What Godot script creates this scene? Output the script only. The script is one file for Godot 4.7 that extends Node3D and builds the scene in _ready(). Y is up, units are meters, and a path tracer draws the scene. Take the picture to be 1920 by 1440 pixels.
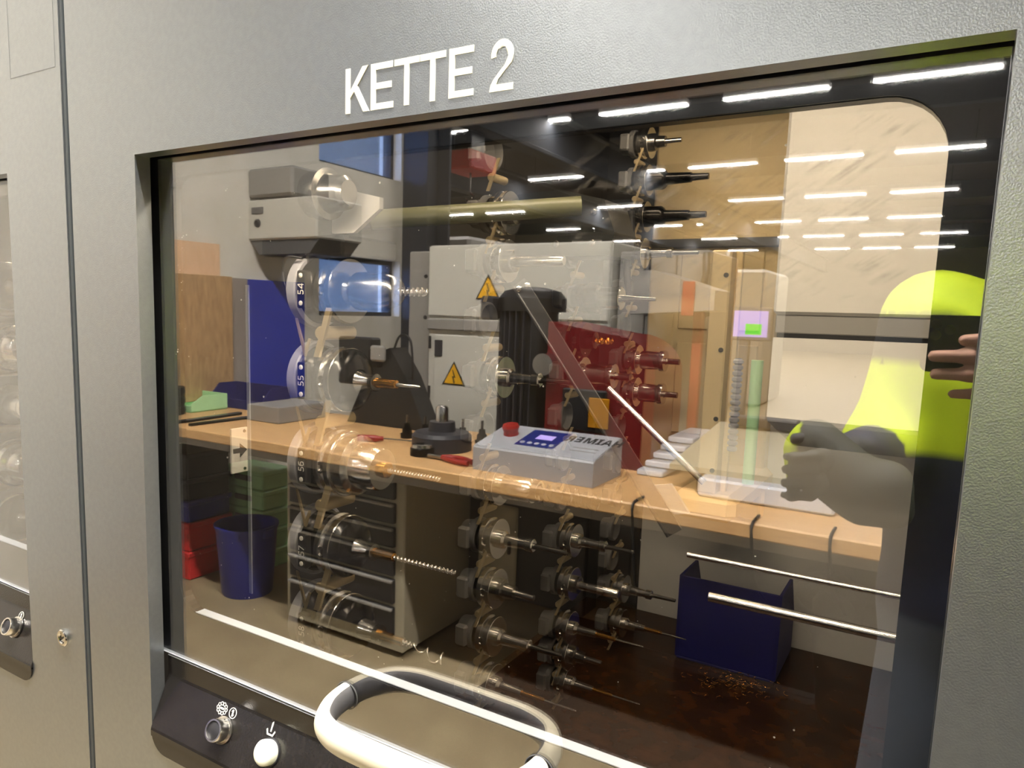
extends Node3D

# ---------------------------------------------------------------- materials
var mats := {}

func mat(called: String, c: Color, rough := 0.6, metal := 0.0) -> StandardMaterial3D:
	if mats.has(called):
		return mats[called]
	var m := StandardMaterial3D.new()
	m.resource_name = called
	m.albedo_color = c
	m.roughness = rough
	m.metallic = metal
	mats[called] = m
	return m

func noise_tex(freq: float, seed_: int, ramp: Array, normal := false, bump := 1.0, size := 512, kind := FastNoiseLite.TYPE_SIMPLEX_SMOOTH, oct := 4) -> NoiseTexture2D:
	var n := FastNoiseLite.new()
	n.noise_type = kind
	n.frequency = freq
	n.seed = seed_
	n.fractal_octaves = oct
	var t := NoiseTexture2D.new()
	t.width = size
	t.height = size
	t.seamless = true
	t.noise = n
	t.as_normal_map = normal
	t.bump_strength = bump
	if ramp.size() > 0:
		var g := Gradient.new()
		g.colors = PackedColorArray(ramp)
		var o := PackedFloat32Array()
		for k in ramp.size():
			o.append(float(k) / (ramp.size() - 1))
		g.offsets = o
		t.color_ramp = g
	return t

func textured(m: StandardMaterial3D, tex: Texture2D, scale: Vector3, normal: Texture2D = null, nscale := 1.0) -> StandardMaterial3D:
	m.albedo_texture = tex
	m.uv1_triplanar = true
	m.uv1_world_triplanar = true
	m.uv1_scale = scale
	if normal:
		m.normal_enabled = true
		m.normal_texture = normal
		m.normal_scale = nscale
	return m

# ---------------------------------------------------------------- geometry
func S() -> SurfaceTool:
	var st := SurfaceTool.new()
	st.begin(Mesh.PRIMITIVE_TRIANGLES)
	return st

func vtri(st: SurfaceTool, a: Vector3, na: Vector3, b: Vector3, nb: Vector3, c: Vector3, nc: Vector3) -> void:
	var g := (c - a).cross(b - a)
	if g.length_squared() < 1e-20:
		return
	if g.dot(na + nb + nc) < 0.0:
		var t := b; b = c; c = t
		var tn := nb; nb = nc; nc = tn
	st.set_normal(na); st.add_vertex(a)
	st.set_normal(nb); st.add_vertex(b)
	st.set_normal(nc); st.add_vertex(c)

func ntri(st: SurfaceTool, a: Vector3, b: Vector3, c: Vector3, n: Vector3) -> void:
	vtri(st, a, n, b, n, c, n)

func nquad(st: SurfaceTool, a: Vector3, b: Vector3, c: Vector3, d: Vector3, n: Vector3) -> void:
	ntri(st, a, b, c, n)
	ntri(st, a, c, d, n)

func box(st: SurfaceTool, lo: Vector3, hi: Vector3, bev := 0.0, xf := Transform3D.IDENTITY) -> void:
	var c := (lo + hi) / 2.0
	var h := (hi - lo).abs() / 2.0
	var b: float = minf(bev, minf(h.x, minf(h.y, h.z)) * 0.9)
	var pt := func(s: Vector3, ax: int) -> Vector3:
		var p := Vector3(s.x * (h.x - b), s.y * (h.y - b), s.z * (h.z - b))
		p[ax] = s[ax] * h[ax]
		return xf * (c + p)
	for ax in 3:
		var u := (ax + 1) % 3
		var v := (ax + 2) % 3
		for s in [-1.0, 1.0]:
			var q := []
			for k in [[-1.0, -1.0], [1.0, -1.0], [1.0, 1.0], [-1.0, 1.0]]:
				var sg := Vector3.ZERO
				sg[ax] = s; sg[u] = k[0]; sg[v] = k[1]
				q.append(pt.call(sg, ax))
			var n := Vector3.ZERO
			n[ax] = s
			nquad(st, q[0], q[1], q[2], q[3], (xf.basis * n).normalized())
		if b > 0.0:
			for k in [[-1.0, -1.0], [1.0, -1.0], [1.0, 1.0], [-1.0, 1.0]]:
				var s0 := Vector3.ZERO
				s0[ax] = -1.0; s0[u] = k[0]; s0[v] = k[1]
				var s1 := s0
				s1[ax] = 1.0
				var n := Vector3.ZERO
				n[u] = k[0]; n[v] = k[1]
				nquad(st, pt.call(s0, u), pt.call(s1, u), pt.call(s1, v), pt.call(s0, v), (xf.basis * n).normalized())
	if b > 0.0:
		for sx in [-1.0, 1.0]:
			for sy in [-1.0, 1.0]:
				for sz in [-1.0, 1.0]:
					var s := Vector3(sx, sy, sz)
					ntri(st, pt.call(s, 0), pt.call(s, 1), pt.call(s, 2), (xf.basis * s).normalized())

func lathe(st: SurfaceTool, xf: Transform3D, prof: Array, seg := 28, from := 0.0, to := TAU) -> void:
	# profile points (along local X, radius); goes from the back to the front on the outside
	var n := prof.size()
	var sn := []
	for k in n - 1:
		var d: Vector2 = prof[k + 1] - prof[k]
		sn.append(Vector2(-d.y, d.x).normalized())
	for k in n - 1:
		var a: Vector2 = prof[k]
		var b: Vector2 = prof[k + 1]
		var m: Vector2 = sn[k]
		var ma := m
		var mb := m
		if k > 0 and sn[k - 1].dot(m) > 0.8:
			ma = (sn[k - 1] + m).normalized()
		if k < n - 2 and sn[k + 1].dot(m) > 0.8:
			mb = (sn[k + 1] + m).normalized()
		for i in seg:
			var t0 := from + (to - from) * i / seg
			var t1 := from + (to - from) * (i + 1) / seg
			var u0 := Vector3(0, cos(t0), sin(t0))
			var u1 := Vector3(0, cos(t1), sin(t1))
			var X := Vector3.RIGHT
			var p00 := xf * (X * a.x + u0 * a.y)
			var p01 := xf * (X * a.x + u1 * a.y)
			var p10 := xf * (X * b.x + u0 * b.y)
			var p11 := xf * (X * b.x + u1 * b.y)
			var n00 := xf.basis * (X * ma.x + u0 * ma.y)
			var n01 := xf.basis * (X * ma.x + u1 * ma.y)
			var n10 := xf.basis * (X * mb.x + u0 * mb.y)
			var n11 := xf.basis * (X * mb.x + u1 * mb.y)
			if a.y > 1e-6:
				vtri(st, p00, n00, p01, n01, p11, n11)
			if b.y > 1e-6:
				vtri(st, p00, n00, p11, n11, p10, n10)

func axis(o: Vector3, dir: Vector3) -> Transform3D:
	var x := dir.normalized()
	var y := Vector3.UP if absf(x.y) < 0.9 else Vector3.RIGHT
	var z := x.cross(y).normalized()
	return Transform3D(Basis(x, z.cross(x), z), o)

func cyl(st: SurfaceTool, a: Vector3, b: Vector3, r0: float, r1 := -1.0, seg := 20) -> void:
	var l := a.distance_to(b)
	var e: float = r0 if r1 < 0.0 else r1
	lathe(st, axis(a, b - a), [Vector2(0, 0), Vector2(0, r0), Vector2(l, e), Vector2(l, 0)], seg)

func tube(st: SurfaceTool, pts: Array, r: float, sides := 12, ov := 1.0, upv := Vector3.UP) -> void:
	# round (or oval: ov times r across upv) section swept along pts
	var rings := []
	var norms := []
	for k in pts.size():
		var d: Vector3 = (pts[mini(k + 1, pts.size() - 1)] - pts[maxi(k - 1, 0)]).normalized()
		var side := d.cross(upv)
		side = side.normalized() if side.length() > 0.05 else d.cross(Vector3(0.3, 0.2, 1)).normalized()
		var up := side.cross(d).normalized()
		var ring := []
		var nn := []
		for i in sides:
			var t := TAU * i / sides
			ring.append(pts[k] + side * cos(t) * r * ov + up * sin(t) * r)
			nn.append((side * cos(t) / ov + up * sin(t)).normalized())
		rings.append(ring)
		norms.append(nn)
	for k in pts.size() - 1:
		for i in sides:
			var j := (i + 1) % sides
			vtri(st, rings[k][i], norms[k][i], rings[k][j], norms[k][j], rings[k + 1][j], norms[k + 1][j])
			vtri(st, rings[k][i], norms[k][i], rings[k + 1][j], norms[k + 1][j], rings[k + 1][i], norms[k + 1][i])
	for e in [0, pts.size() - 1]:
		var n: Vector3 = (pts[0] - pts[1]).normalized() if e == 0 else (pts[-1] - pts[-2]).normalized()
		for i in sides:
			ntri(st, pts[e], rings[e][i], rings[e][(i + 1) % sides], n)

func half_tube(st: SurfaceTool, pts: Array, r: float, ov: float, a0: float, a1: float, seg := 14) -> void:
	# part of the section of a bow that lies in a level plane: angle 0 is its outer side
	for k in pts.size() - 1:
		var ring := []
		for e in [k, k + 1]:
			var d: Vector3 = (pts[mini(e + 1, pts.size() - 1)] - pts[maxi(e - 1, 0)]).normalized()
			var side := d.cross(Vector3.UP).normalized()
			for i in seg + 1:
				var t := a0 + (a1 - a0) * i / seg
				ring.append([pts[e] + side * cos(t) * r * ov + Vector3.UP * sin(t) * r, (side * cos(t) / ov + Vector3.UP * sin(t)).normalized()])
		for i in seg:
			var p: Array = ring[i]; var q: Array = ring[i + 1]; var u: Array = ring[seg + 1 + i]; var w: Array = ring[seg + 2 + i]
			vtri(st, p[0], p[1], q[0], q[1], w[0], w[1])
			vtri(st, p[0], p[1], w[0], w[1], u[0], u[1])

func smooth(pts: Array, per := 6) -> Array:
	var c := Curve3D.new()
	for k in pts.size():
		var d: Vector3 = (pts[mini(k + 1, pts.size() - 1)] - pts[maxi(k - 1, 0)]) / 6.0
		c.add_point(pts[k], -d, d)
	var out := []
	var n := per * (pts.size() - 1)
	for k in n + 1:
		out.append(c.sample_baked(c.get_baked_length() * k / n, true))
	return out

func extrude(st: SurfaceTool, poly: Array, z0: float, z1: float, xf := Transform3D.IDENTITY) -> void:
	var pp := PackedVector2Array(poly)
	var idx := Geometry2D.triangulate_polygon(pp)
	var zb := maxf(z0, z1)
	var za := minf(z0, z1)
	for k in range(0, idx.size(), 3):
		var a := pp[idx[k]]; var b := pp[idx[k + 1]]; var c := pp[idx[k + 2]]
		ntri(st, xf * Vector3(a.x, a.y, zb), xf * Vector3(b.x, b.y, zb), xf * Vector3(c.x, c.y, zb), xf.basis.z.normalized())
		ntri(st, xf * Vector3(a.x, a.y, za), xf * Vector3(b.x, b.y, za), xf * Vector3(c.x, c.y, za), -xf.basis.z.normalized())
	var area := 0.0
	for k in pp.size():
		area += pp[k].cross(pp[(k + 1) % pp.size()])
	for k in pp.size():
		var a := pp[k]
		var b := pp[(k + 1) % pp.size()]
		var d := (b - a) * signf(area)
		var n := (xf.basis * Vector3(d.y, -d.x, 0)).normalized()
		nquad(st, xf * Vector3(a.x, a.y, za), xf * Vector3(b.x, b.y, za), xf * Vector3(b.x, b.y, zb), xf * Vector3(a.x, a.y, zb), n)

func rrect(x0: float, y0: float, x1: float, y1: float, r_bl: float, r_br: float, r_tr: float, r_tl: float, k := 8) -> Array:
	var out := []
	var cs := [[x0, y0, r_bl, PI], [x1, y0, r_br, 1.5 * PI], [x1, y1, r_tr, 0.0], [x0, y1, r_tl, 0.5 * PI]]
	for c in cs:
		var r: float = c[2]
		var cx: float = c[0] + (r if c[0] == x0 else -r)
		var cy: float = c[1] + (r if c[1] == y0 else -r)
		for i in k + 1:
			var t: float = c[3] + 0.5 * PI * i / k
			out.append(Vector2(cx + r * cos(t), cy + r * sin(t)))
	return out

func frame(st: SurfaceTool, outer: Array, inner: Array, zf: float, zb: float) -> void:
	# a plate with a hole: both loops run the same way and have the same number of points
	var n := outer.size()
	for k in n:
		var j := (k + 1) % n
		var oa: Vector2 = outer[k]; var ob: Vector2 = outer[j]
		var ia: Vector2 = inner[k]; var ib: Vector2 = inner[j]
		nquad(st, Vector3(oa.x, oa.y, zf), Vector3(ob.x, ob.y, zf), Vector3(ib.x, ib.y, zf), Vector3(ia.x, ia.y, zf), Vector3(0, 0, 1))
		nquad(st, Vector3(oa.x, oa.y, zb), Vector3(ob.x, ob.y, zb), Vector3(ib.x, ib.y, zb), Vector3(ia.x, ia.y, zb), Vector3(0, 0, -1))
		var d := ib - ia
		if d.length() > 1e-6:
			nquad(st, Vector3(ia.x, ia.y, zf), Vector3(ib.x, ib.y, zf), Vector3(ib.x, ib.y, zb), Vector3(ia.x, ia.y, zb), Vector3(-d.y, d.x, 0).normalized())
		d = ob - oa
		if d.length() > 1e-6:
			nquad(st, Vector3(oa.x, oa.y, zf), Vector3(ob.x, ob.y, zf), Vector3(ob.x, ob.y, zb), Vector3(oa.x, oa.y, zb), Vector3(d.y, -d.x, 0).normalized())

func twist(st: SurfaceTool, xf: Transform3D, x0: float, x1: float, r: float, turns: float, taper := 1.0) -> void:
	# a two-fluted drill
	var n := int(maxf(12.0, absf(turns) * 14.0))
	var sec := 12
	var rings := []
	for k in n + 1:
		var f := float(k) / n
		var x := lerpf(x0, x1, f)
		var tip := clampf((1.0 - f) * n / 2.0, 0.15, 1.0)
		var ring := []
		for i in sec:
			var t := TAU * i / sec
			var rr := r * lerpf(1.0, taper, f) * tip * (1.0 if absf(cos(t)) > 0.55 else 0.5)
			var a := t + TAU * turns * f
			ring.append(xf * Vector3(x, cos(a) * rr, sin(a) * rr))
		rings.append(ring)
	for k in n:
		var mid: Vector3 = xf * Vector3(lerpf(x0, x1, (k + 0.5) / n), 0, 0)
		for i in sec:
			var j := (i + 1) % sec
			for tr in [[rings[k][i], rings[k][j], rings[k + 1][j]], [rings[k][i], rings[k + 1][j], rings[k + 1][i]]]:
				var nn: Vector3 = (tr[2] - tr[0]).cross(tr[1] - tr[0]).normalized()
				if nn.dot((tr[0] + tr[1] + tr[2]) / 3.0 - mid) < 0.0:
					nn = -nn
				ntri(st, tr[0], tr[1], tr[2], nn)

# ---------------------------------------------------------------- scene tree
var taken := {}

func numbered(called: String) -> String:
	var n: int = taken.get(called, -1) + 1
	taken[called] = n
	return called if n == 0 else "%s_%03d" % [called, n]

func thing(called: String, label: String, category: String, at := Vector3.ZERO, group := "") -> Node3D:
	var o := Node3D.new()
	o.name = numbered(called)
	add_child(o, true)
	o.position = at
	tag(o, label, category, group)
	return o

func tag(o: Node3D, label: String, category: String, group := "") -> Node3D:
	if label != "":
		o.set_meta("label", label)
	if category != "":
		o.set_meta("category", category)
	if group != "":
		o.set_meta("group", group)
	return o

func part(called: String, st: SurfaceTool, m: Material, parent: Node3D, label := "") -> MeshInstance3D:
	var o := MeshInstance3D.new()
	o.name = called
	o.mesh = st.commit()
	o.mesh.surface_set_material(0, m)
	parent.add_child(o, true)
	# shapes are given in the coordinates of the root: undo where the parents stand
	var p: Node3D = parent
	var off := Vector3.ZERO
	while p != self:
		off += p.position
		p = p.get_parent()
	o.position = -off
	if label != "":
		o.set_meta("label", label)
	return o

func solo(called: String, st: SurfaceTool, m: Material, label: String, category: String, group := "") -> MeshInstance3D:
	var o := part(numbered(called), st, m, self)
	tag(o, label, category, group)
	return o

func struct(called: String, st: SurfaceTool, m: Material, label := "", category := "") -> MeshInstance3D:
	var o := part(called, st, m, self)
	o.set_meta("kind", "structure")
	tag(o, label, category)
	return o

func copy_of(src: Node3D, at: Vector3, label: String) -> Node3D:
	var base := str(src.name).rstrip("0123456789").trim_suffix("_")
	var r: Node3D = src.duplicate()
	r.name = numbered(base)
	add_child(r, true)
	r.position = at
	r.set_meta("label", label)
	return r

func V(x: float, y: float, z := 0.0) -> Vector3:
	return Vector3(x, y, z)

# ================================================================ scene
const EYE := Vector3(0, 1.5, 0.56)
const GZ := -0.026   # front of the window pane

func _ready() -> void:
	# camera: 1396 px focal length, principal point at (888.6, 767.7) of 1920 x 1440
	var cam := Camera3D.new()
	cam.name = "camera"
	cam.projection = Camera3D.PROJECTION_FRUSTUM
	cam.near = 0.05
	cam.far = 120.0
	cam.size = 0.05 * 1440.0 / 1396.25
	cam.frustum_offset = Vector2(0.05 * (960.0 - 888.62) / 1396.25, 0.05 * (767.7 - 720.0) / 1396.25)
	cam.transform = Transform3D(Basis(Vector3(0.84456917, 0.02826269, -0.53470004), Vector3(-0.09457076, 0.99078055, -0.09700658), Vector3(0.52702873, 0.13249576, 0.83945553)), EYE)
	add_child(cam)
	cam.current = true
	# sky: dusk seen through the windows
	var sm := ProceduralSkyMaterial.new()
	sm.sky_top_color = Color(0.34, 0.47, 0.70)
	sm.sky_horizon_color = Color(0.48, 0.60, 0.82)
	sm.ground_bottom_color = Color(0.05, 0.06, 0.08)
	sm.ground_horizon_color = Color(0.10, 0.13, 0.18)
	sm.sky_energy_multiplier = 7.0
	var sky := Sky.new()
	sky.sky_material = sm
	var env := Environment.new()
	env.background_mode = Environment.BG_SKY
	env.sky = sky
	env.ambient_light_source = Environment.AMBIENT_SOURCE_SKY
	env.tonemap_mode = Environment.TONE_MAPPER_LINEAR
	env.tonemap_exposure = 1.0
	env.sdfgi_enabled = true
	env.ssao_enabled = true
	env.ssil_enabled = true
	var we := WorldEnvironment.new()
	we.name = "environment"
	we.environment = env
	add_child(we)
	make_materials()
	hall_lamps()
	room()
	machine_fronts()
	housing()
	chains_and_tools()
	interior_details()
	bench_and_things()
	behind_bench()
	photographer()

func make_materials() -> void:
	var peel := noise_tex(0.11, 3, [], true, 2.2, 512, FastNoiseLite.TYPE_SIMPLEX_SMOOTH, 3)
	var paint := mat("grey paint", Color(1, 1, 1), 0.31)
	paint.metallic = 0.8
	paint.metallic_specular = 0.6
	paint.clearcoat_enabled = true
	paint.clearcoat = 0.35
	paint.clearcoat_roughness = 0.24
	textured(paint, noise_tex(0.02, 5, [Color(0.585, 0.605, 0.62), Color(0.61, 0.63, 0.645)]), Vector3(3, 3, 3), peel, 0.26)
	paint.uv1_scale = Vector3(9, 9, 9)
	mat("black gap", Color(0.02, 0.02, 0.02), 0.8)
	var bp := mat("black panel", Color(1, 1, 1), 0.2)
	textured(bp, noise_tex(0.03, 9, [Color(0.12, 0.113, 0.112), Color(0.165, 0.152, 0.146)]), Vector3(6, 6, 6), peel, 0.12)
	mat("black print", Color(0.025, 0.022, 0.025), 0.25)
	mat("letter film", Color(0.97, 0.97, 0.92), 0.5)
	mat("handle plastic", Color(0.90, 0.87, 0.78), 0.45)
	mat("handle grey", Color(0.30, 0.30, 0.31), 0.5)
	mat("ledge metal", Color(0.66, 0.68, 0.70), 0.35)
	mat("chrome", Color(0.86, 0.85, 0.83), 0.2, 1.0)
	mat("steel", Color(0.55, 0.54, 0.52), 0.22, 1.0)
	mat("dark steel", Color(0.16, 0.155, 0.15), 0.22, 1.0)
	mat("black oxide", Color(0.045, 0.042, 0.042), 0.2)
	mat("gold steel", Color(0.85, 0.62, 0.30), 0.2, 1.0)
	mat("white plastic", Color(0.62, 0.62, 0.64), 0.45)
	mat("pocket grey", Color(0.36, 0.355, 0.35), 0.4)
	mat("white print", Color(0.88, 0.87, 0.83), 0.5)
	mat("white button", Color(0.93, 0.94, 0.86), 0.3)
	mat("chain plate", Color(0.66, 0.59, 0.45), 0.3, 0.4)
	mat("strut steel", Color(0.24, 0.235, 0.23), 0.3, 0.5)
	mat("bench shade", Color(0.19, 0.13, 0.07), 0.8)
	mat("drive dark", Color(0.12, 0.125, 0.115), 0.4)
	mat("panel edge", Color(0.24, 0.27, 0.29), 0.4)
	mat("partition", Color(0.13, 0.125, 0.12), 0.6)
	mat("cream paint", Color(0.86, 0.77, 0.58), 0.55)
	mat("white paint", Color(0.86, 0.85, 0.82), 0.5)
	mat("grey trim", Color(0.36, 0.36, 0.36), 0.5)
	mat("pipe green", Color(0.42, 0.42, 0.31), 0.4)
	var oil := mat("oily sump", Color(1, 1, 1), 0.25)
	oil.metallic_specular = 0.3
	textured(oil, noise_tex(0.012, 12, [Color(0.13, 0.07, 0.02), Color(0.30, 0.17, 0.06)]), Vector3(2, 2, 2))
	mat("residue", Color(0.50, 0.51, 0.51), 0.6)
	# window pane: smoke-free coated polycarbonate that mirrors about a sixth on each face
	var pane := mat("coated pane", Color(0.96, 0.96, 0.97, 0.235), 0.015, 1.0)
	pane.transparency = BaseMaterial3D.TRANSPARENCY_ALPHA
	var wi := Image.create(4, 4, false, Image.FORMAT_RGBA8)
	wi.fill(Color.WHITE)
	pane.albedo_texture = ImageTexture.create_from_image(wi)
	pane.uv1_triplanar = true
	# room
	var fl := mat("floor screed", Color(1, 1, 1), 0.45)
	textured(fl, noise_tex(0.01, 21, [Color(0.56, 0.50, 0.39), Color(0.63, 0.57, 0.45)]), Vector3(0.7, 0.7, 0.7))
	var wl := mat("wall plaster", Color(1, 1, 1), 0.85)
	textured(wl, noise_tex(0.008, 22, [Color(0.86, 0.84, 0.79), Color(0.92, 0.90, 0.86)]), Vector3(0.6, 0.6, 0.6))
	mat("ceiling dark", Color(0.15, 0.125, 0.125), 0.8)
	mat("hall wall", Color(0.42, 0.40, 0.37), 0.8)
	mat("dark wall", Color(0.20, 0.21, 0.23), 0.8)
	mat("girder", Color(0.16, 0.18, 0.21), 0.8)
	mat("lamp body", Color(0.75, 0.75, 0.75), 0.5)
	var em := mat("lamp diffuser", Color(0.95, 0.95, 0.95), 0.5)
	em.emission_enabled = true
	em.emission = Color(1.0, 0.97, 0.92)
	em.emission_energy_multiplier = 3.0
	var wood := mat("beech", Color(1, 1, 1), 0.4)
	textured(wood, noise_tex(0.03, 31, [Color(0.76, 0.57, 0.36), Color(0.86, 0.69, 0.47), Color(0.80, 0.62, 0.41)]), Vector3(0.35, 2.5, 3.5))
	var wood2 := mat("beech dark stave", Color(1, 1, 1), 0.4)
	textured(wood2, noise_tex(0.03, 32, [Color(0.60, 0.39, 0.19), Color(0.74, 0.52, 0.28)]), Vector3(0.35, 2.5, 3.5))
	mat("bench edge", Color(0.50, 0.36, 0.22), 0.5)
	var ply := mat("plywood light", Color(1, 1, 1), 0.6)
	textured(ply, noise_tex(0.02, 33, [Color(0.90, 0.74, 0.58), Color(0.95, 0.80, 0.66)]), Vector3(3, 0.6, 3))
	var ply2 := mat("plywood brown", Color(1, 1, 1), 0.6)
	textured(ply2, noise_tex(0.02, 34, [Color(0.66, 0.52, 0.36), Color(0.80, 0.65, 0.46)]), Vector3(3, 0.6, 3))
	mat("grey board", Color(0.60, 0.56, 0.53), 0.6)
	mat("blue board", Color(0.12, 0.20, 0.66), 0.5)
	mat("blue plastic", Color(0.05, 0.06, 0.38), 0.6)
	mat("navy plastic", Color(0.14, 0.17, 0.52), 0.4)
	mat("green plastic", Color(0.70, 0.90, 0.68), 0.45)
	mat("red plastic", Color(0.80, 0.18, 0.18), 0.4)
	mat("black plastic", Color(0.06, 0.06, 0.065), 0.4)
	mat("dark plastic", Color(0.15, 0.15, 0.17), 0.45)
	mat("drawer front", Color(0.085, 0.085, 0.11), 0.45)
	mat("cabinet olive", Color(0.66, 0.63, 0.54), 0.5)
	mat("cabinet white", Color(0.78, 0.77, 0.73), 0.5)
	mat("cabinet grey", Color(0.55, 0.54, 0.52), 0.5)
	mat("warning yellow", Color(0.92, 0.70, 0.10), 0.5)
	mat("ink", Color(0.03, 0.03, 0.03), 0.6)
	mat("red housing", Color(0.36, 0.03, 0.04), 0.4)
	mat("amber glass", Color(0.62, 0.42, 0.05), 0.2)
	mat("device grey", Color(0.62, 0.62, 0.63), 0.45)
	mat("device top", Color(0.80, 0.81, 0.84), 0.45)
	mat("panel blue", Color(0.08, 0.14, 0.42), 0.35)
	var sc := mat("lilac screen", Color(0.5, 0.45, 0.7), 0.3)
	sc.emission_enabled = true
	sc.emission = Color(0.80, 0.72, 0.95)
	sc.emission_energy_multiplier = 1.6
	var sg := mat("green screen", Color(0.3, 0.7, 0.2), 0.3)
	sg.emission_enabled = true
	sg.emission = Color(0.35, 0.95, 0.25)
	sg.emission_energy_multiplier = 1.4
	mat("red tool", Color(0.55, 0.10, 0.07), 0.4)
	mat("red orange", Color(0.80, 0.13, 0.05), 0.5)
	mat("post red", Color(0.62, 0.22, 0.15), 0.5)
	mat("cable", Color(0.04, 0.04, 0.04), 0.5)
	mat("phone black", Color(0.02, 0.02, 0.025), 0.3)
	var smear := mat("coolant smear", Color(0.93, 0.90, 0.84, 1.0), 0.7)
	smear.transparency = BaseMaterial3D.TRANSPARENCY_ALPHA
	smear.albedo_texture = smear_texture()
	mat("drop", Color(0.85, 0.84, 0.8), 0.2)

func smear_texture() -> ImageTexture:
	# wiped coolant: streaks of dried film, thick and thin
	var w := 256
	var im := Image.create(w, w, false, Image.FORMAT_RGBA8)
	var n1 := FastNoiseLite.new(); n1.seed = 4; n1.frequency = 0.018
	var n2 := FastNoiseLite.new(); n2.seed = 8; n2.frequency = 0.09
	for y in w:
		for x in w:
			var u := float(x) / w
			var v := float(y) / w
			var warp := n1.get_noise_2d(x, y)
			var streak := n2.get_noise_2d(x * 1.2 + y * 0.9, y * 0.12 - x * 0.1) * 0.5 + 0.5
			var body := clampf(n1.get_noise_2d(x * 1.3 + 90.0, y * 1.3) * 1.6 + 0.35, 0.0, 1.0)
			var edge: float = smoothstep(0.0, 0.14, u) * smoothstep(1.0, 0.9, u) * smoothstep(0.0, 0.1, v) * smoothstep(1.0, 0.75, v)
			var a := clampf((streak + warp * 0.3 - 0.45) * 2.2, 0.0, 1.0) * body * edge
			im.set_pixel(x, y, Color(1, 1, 1, a * 0.3))
	return ImageTexture.create_from_image(im)

# ---------------------------------------------------------------- hall lamps
func hall_lamps() -> void:
	var rows := [0.5, 4.7, 8.9, 12.9, 17.0, 21.2, 25.3, 30.0]
	var proto: Node3D = null
	for r in rows.size():
		var z: float = rows[r]
		var x := 0.19 - 0.55 - (0.3 * (r % 3) if r > 2 else 0.0)
		var xs := []
		var lo := -3.2 if z < 4.0 else -12.0
		var px := x
		while px > lo:
			xs.append(px)
			px -= 1.6
		if r == 0:
			xs.append(x + 1.6)
		if r == 1:
			xs = [-2.6]
		for k in xs.size():
			var at := V(xs[k], 4.1, z)
			var lab := "white linear ceiling lamp, %s row from the machine, %s in its row" % [NTH[r], NTH[k] if k < 10 else "eleventh" if k == 10 else "twelfth"]
			var o: Node3D
			if proto == null:
				o = thing("ceiling_lamp", lab, "lamp", Vector3.ZERO, "linear lamps in rows under the hall ceiling")
				var st := S()
				box(st, V(-0.58, 0.012, -0.06), V(0.58, 0.07, 0.06), 0.01)
				part("housing", st, mats["lamp body"], o)
				st = S()
				box(st, V(-0.575, 0.0, -0.05), V(0.575, 0.012, 0.05), 0.004)
				part("diffuser", st, mats["lamp diffuser"], o)
				for s in [-0.45, 0.45]:
					st = S()
					cyl(st, V(s, 0.07, 0), V(s, 0.52, 0), 0.004, 0.004, 8)
					part("hanger", st, mats["steel"], o)
				proto = o
				o.position = at
			else:
				o = copy_of(proto, at, lab)
			var l := AreaLight3D.new()
			l.name = "lamp_glow"
			l.area_size = Vector2(1.15, 0.1)
			l.light_color = Color(1.0, 0.975, 0.935)
			l.light_energy = 18.5 if r == 0 else 6.5
			l.area_range = 60.0
			l.shadow_enabled = true
			l.rotation_degrees = Vector3(-90, 0, 0)
			l.position = at + V(0, -0.006, 0)
			add_child(l, true)

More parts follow.
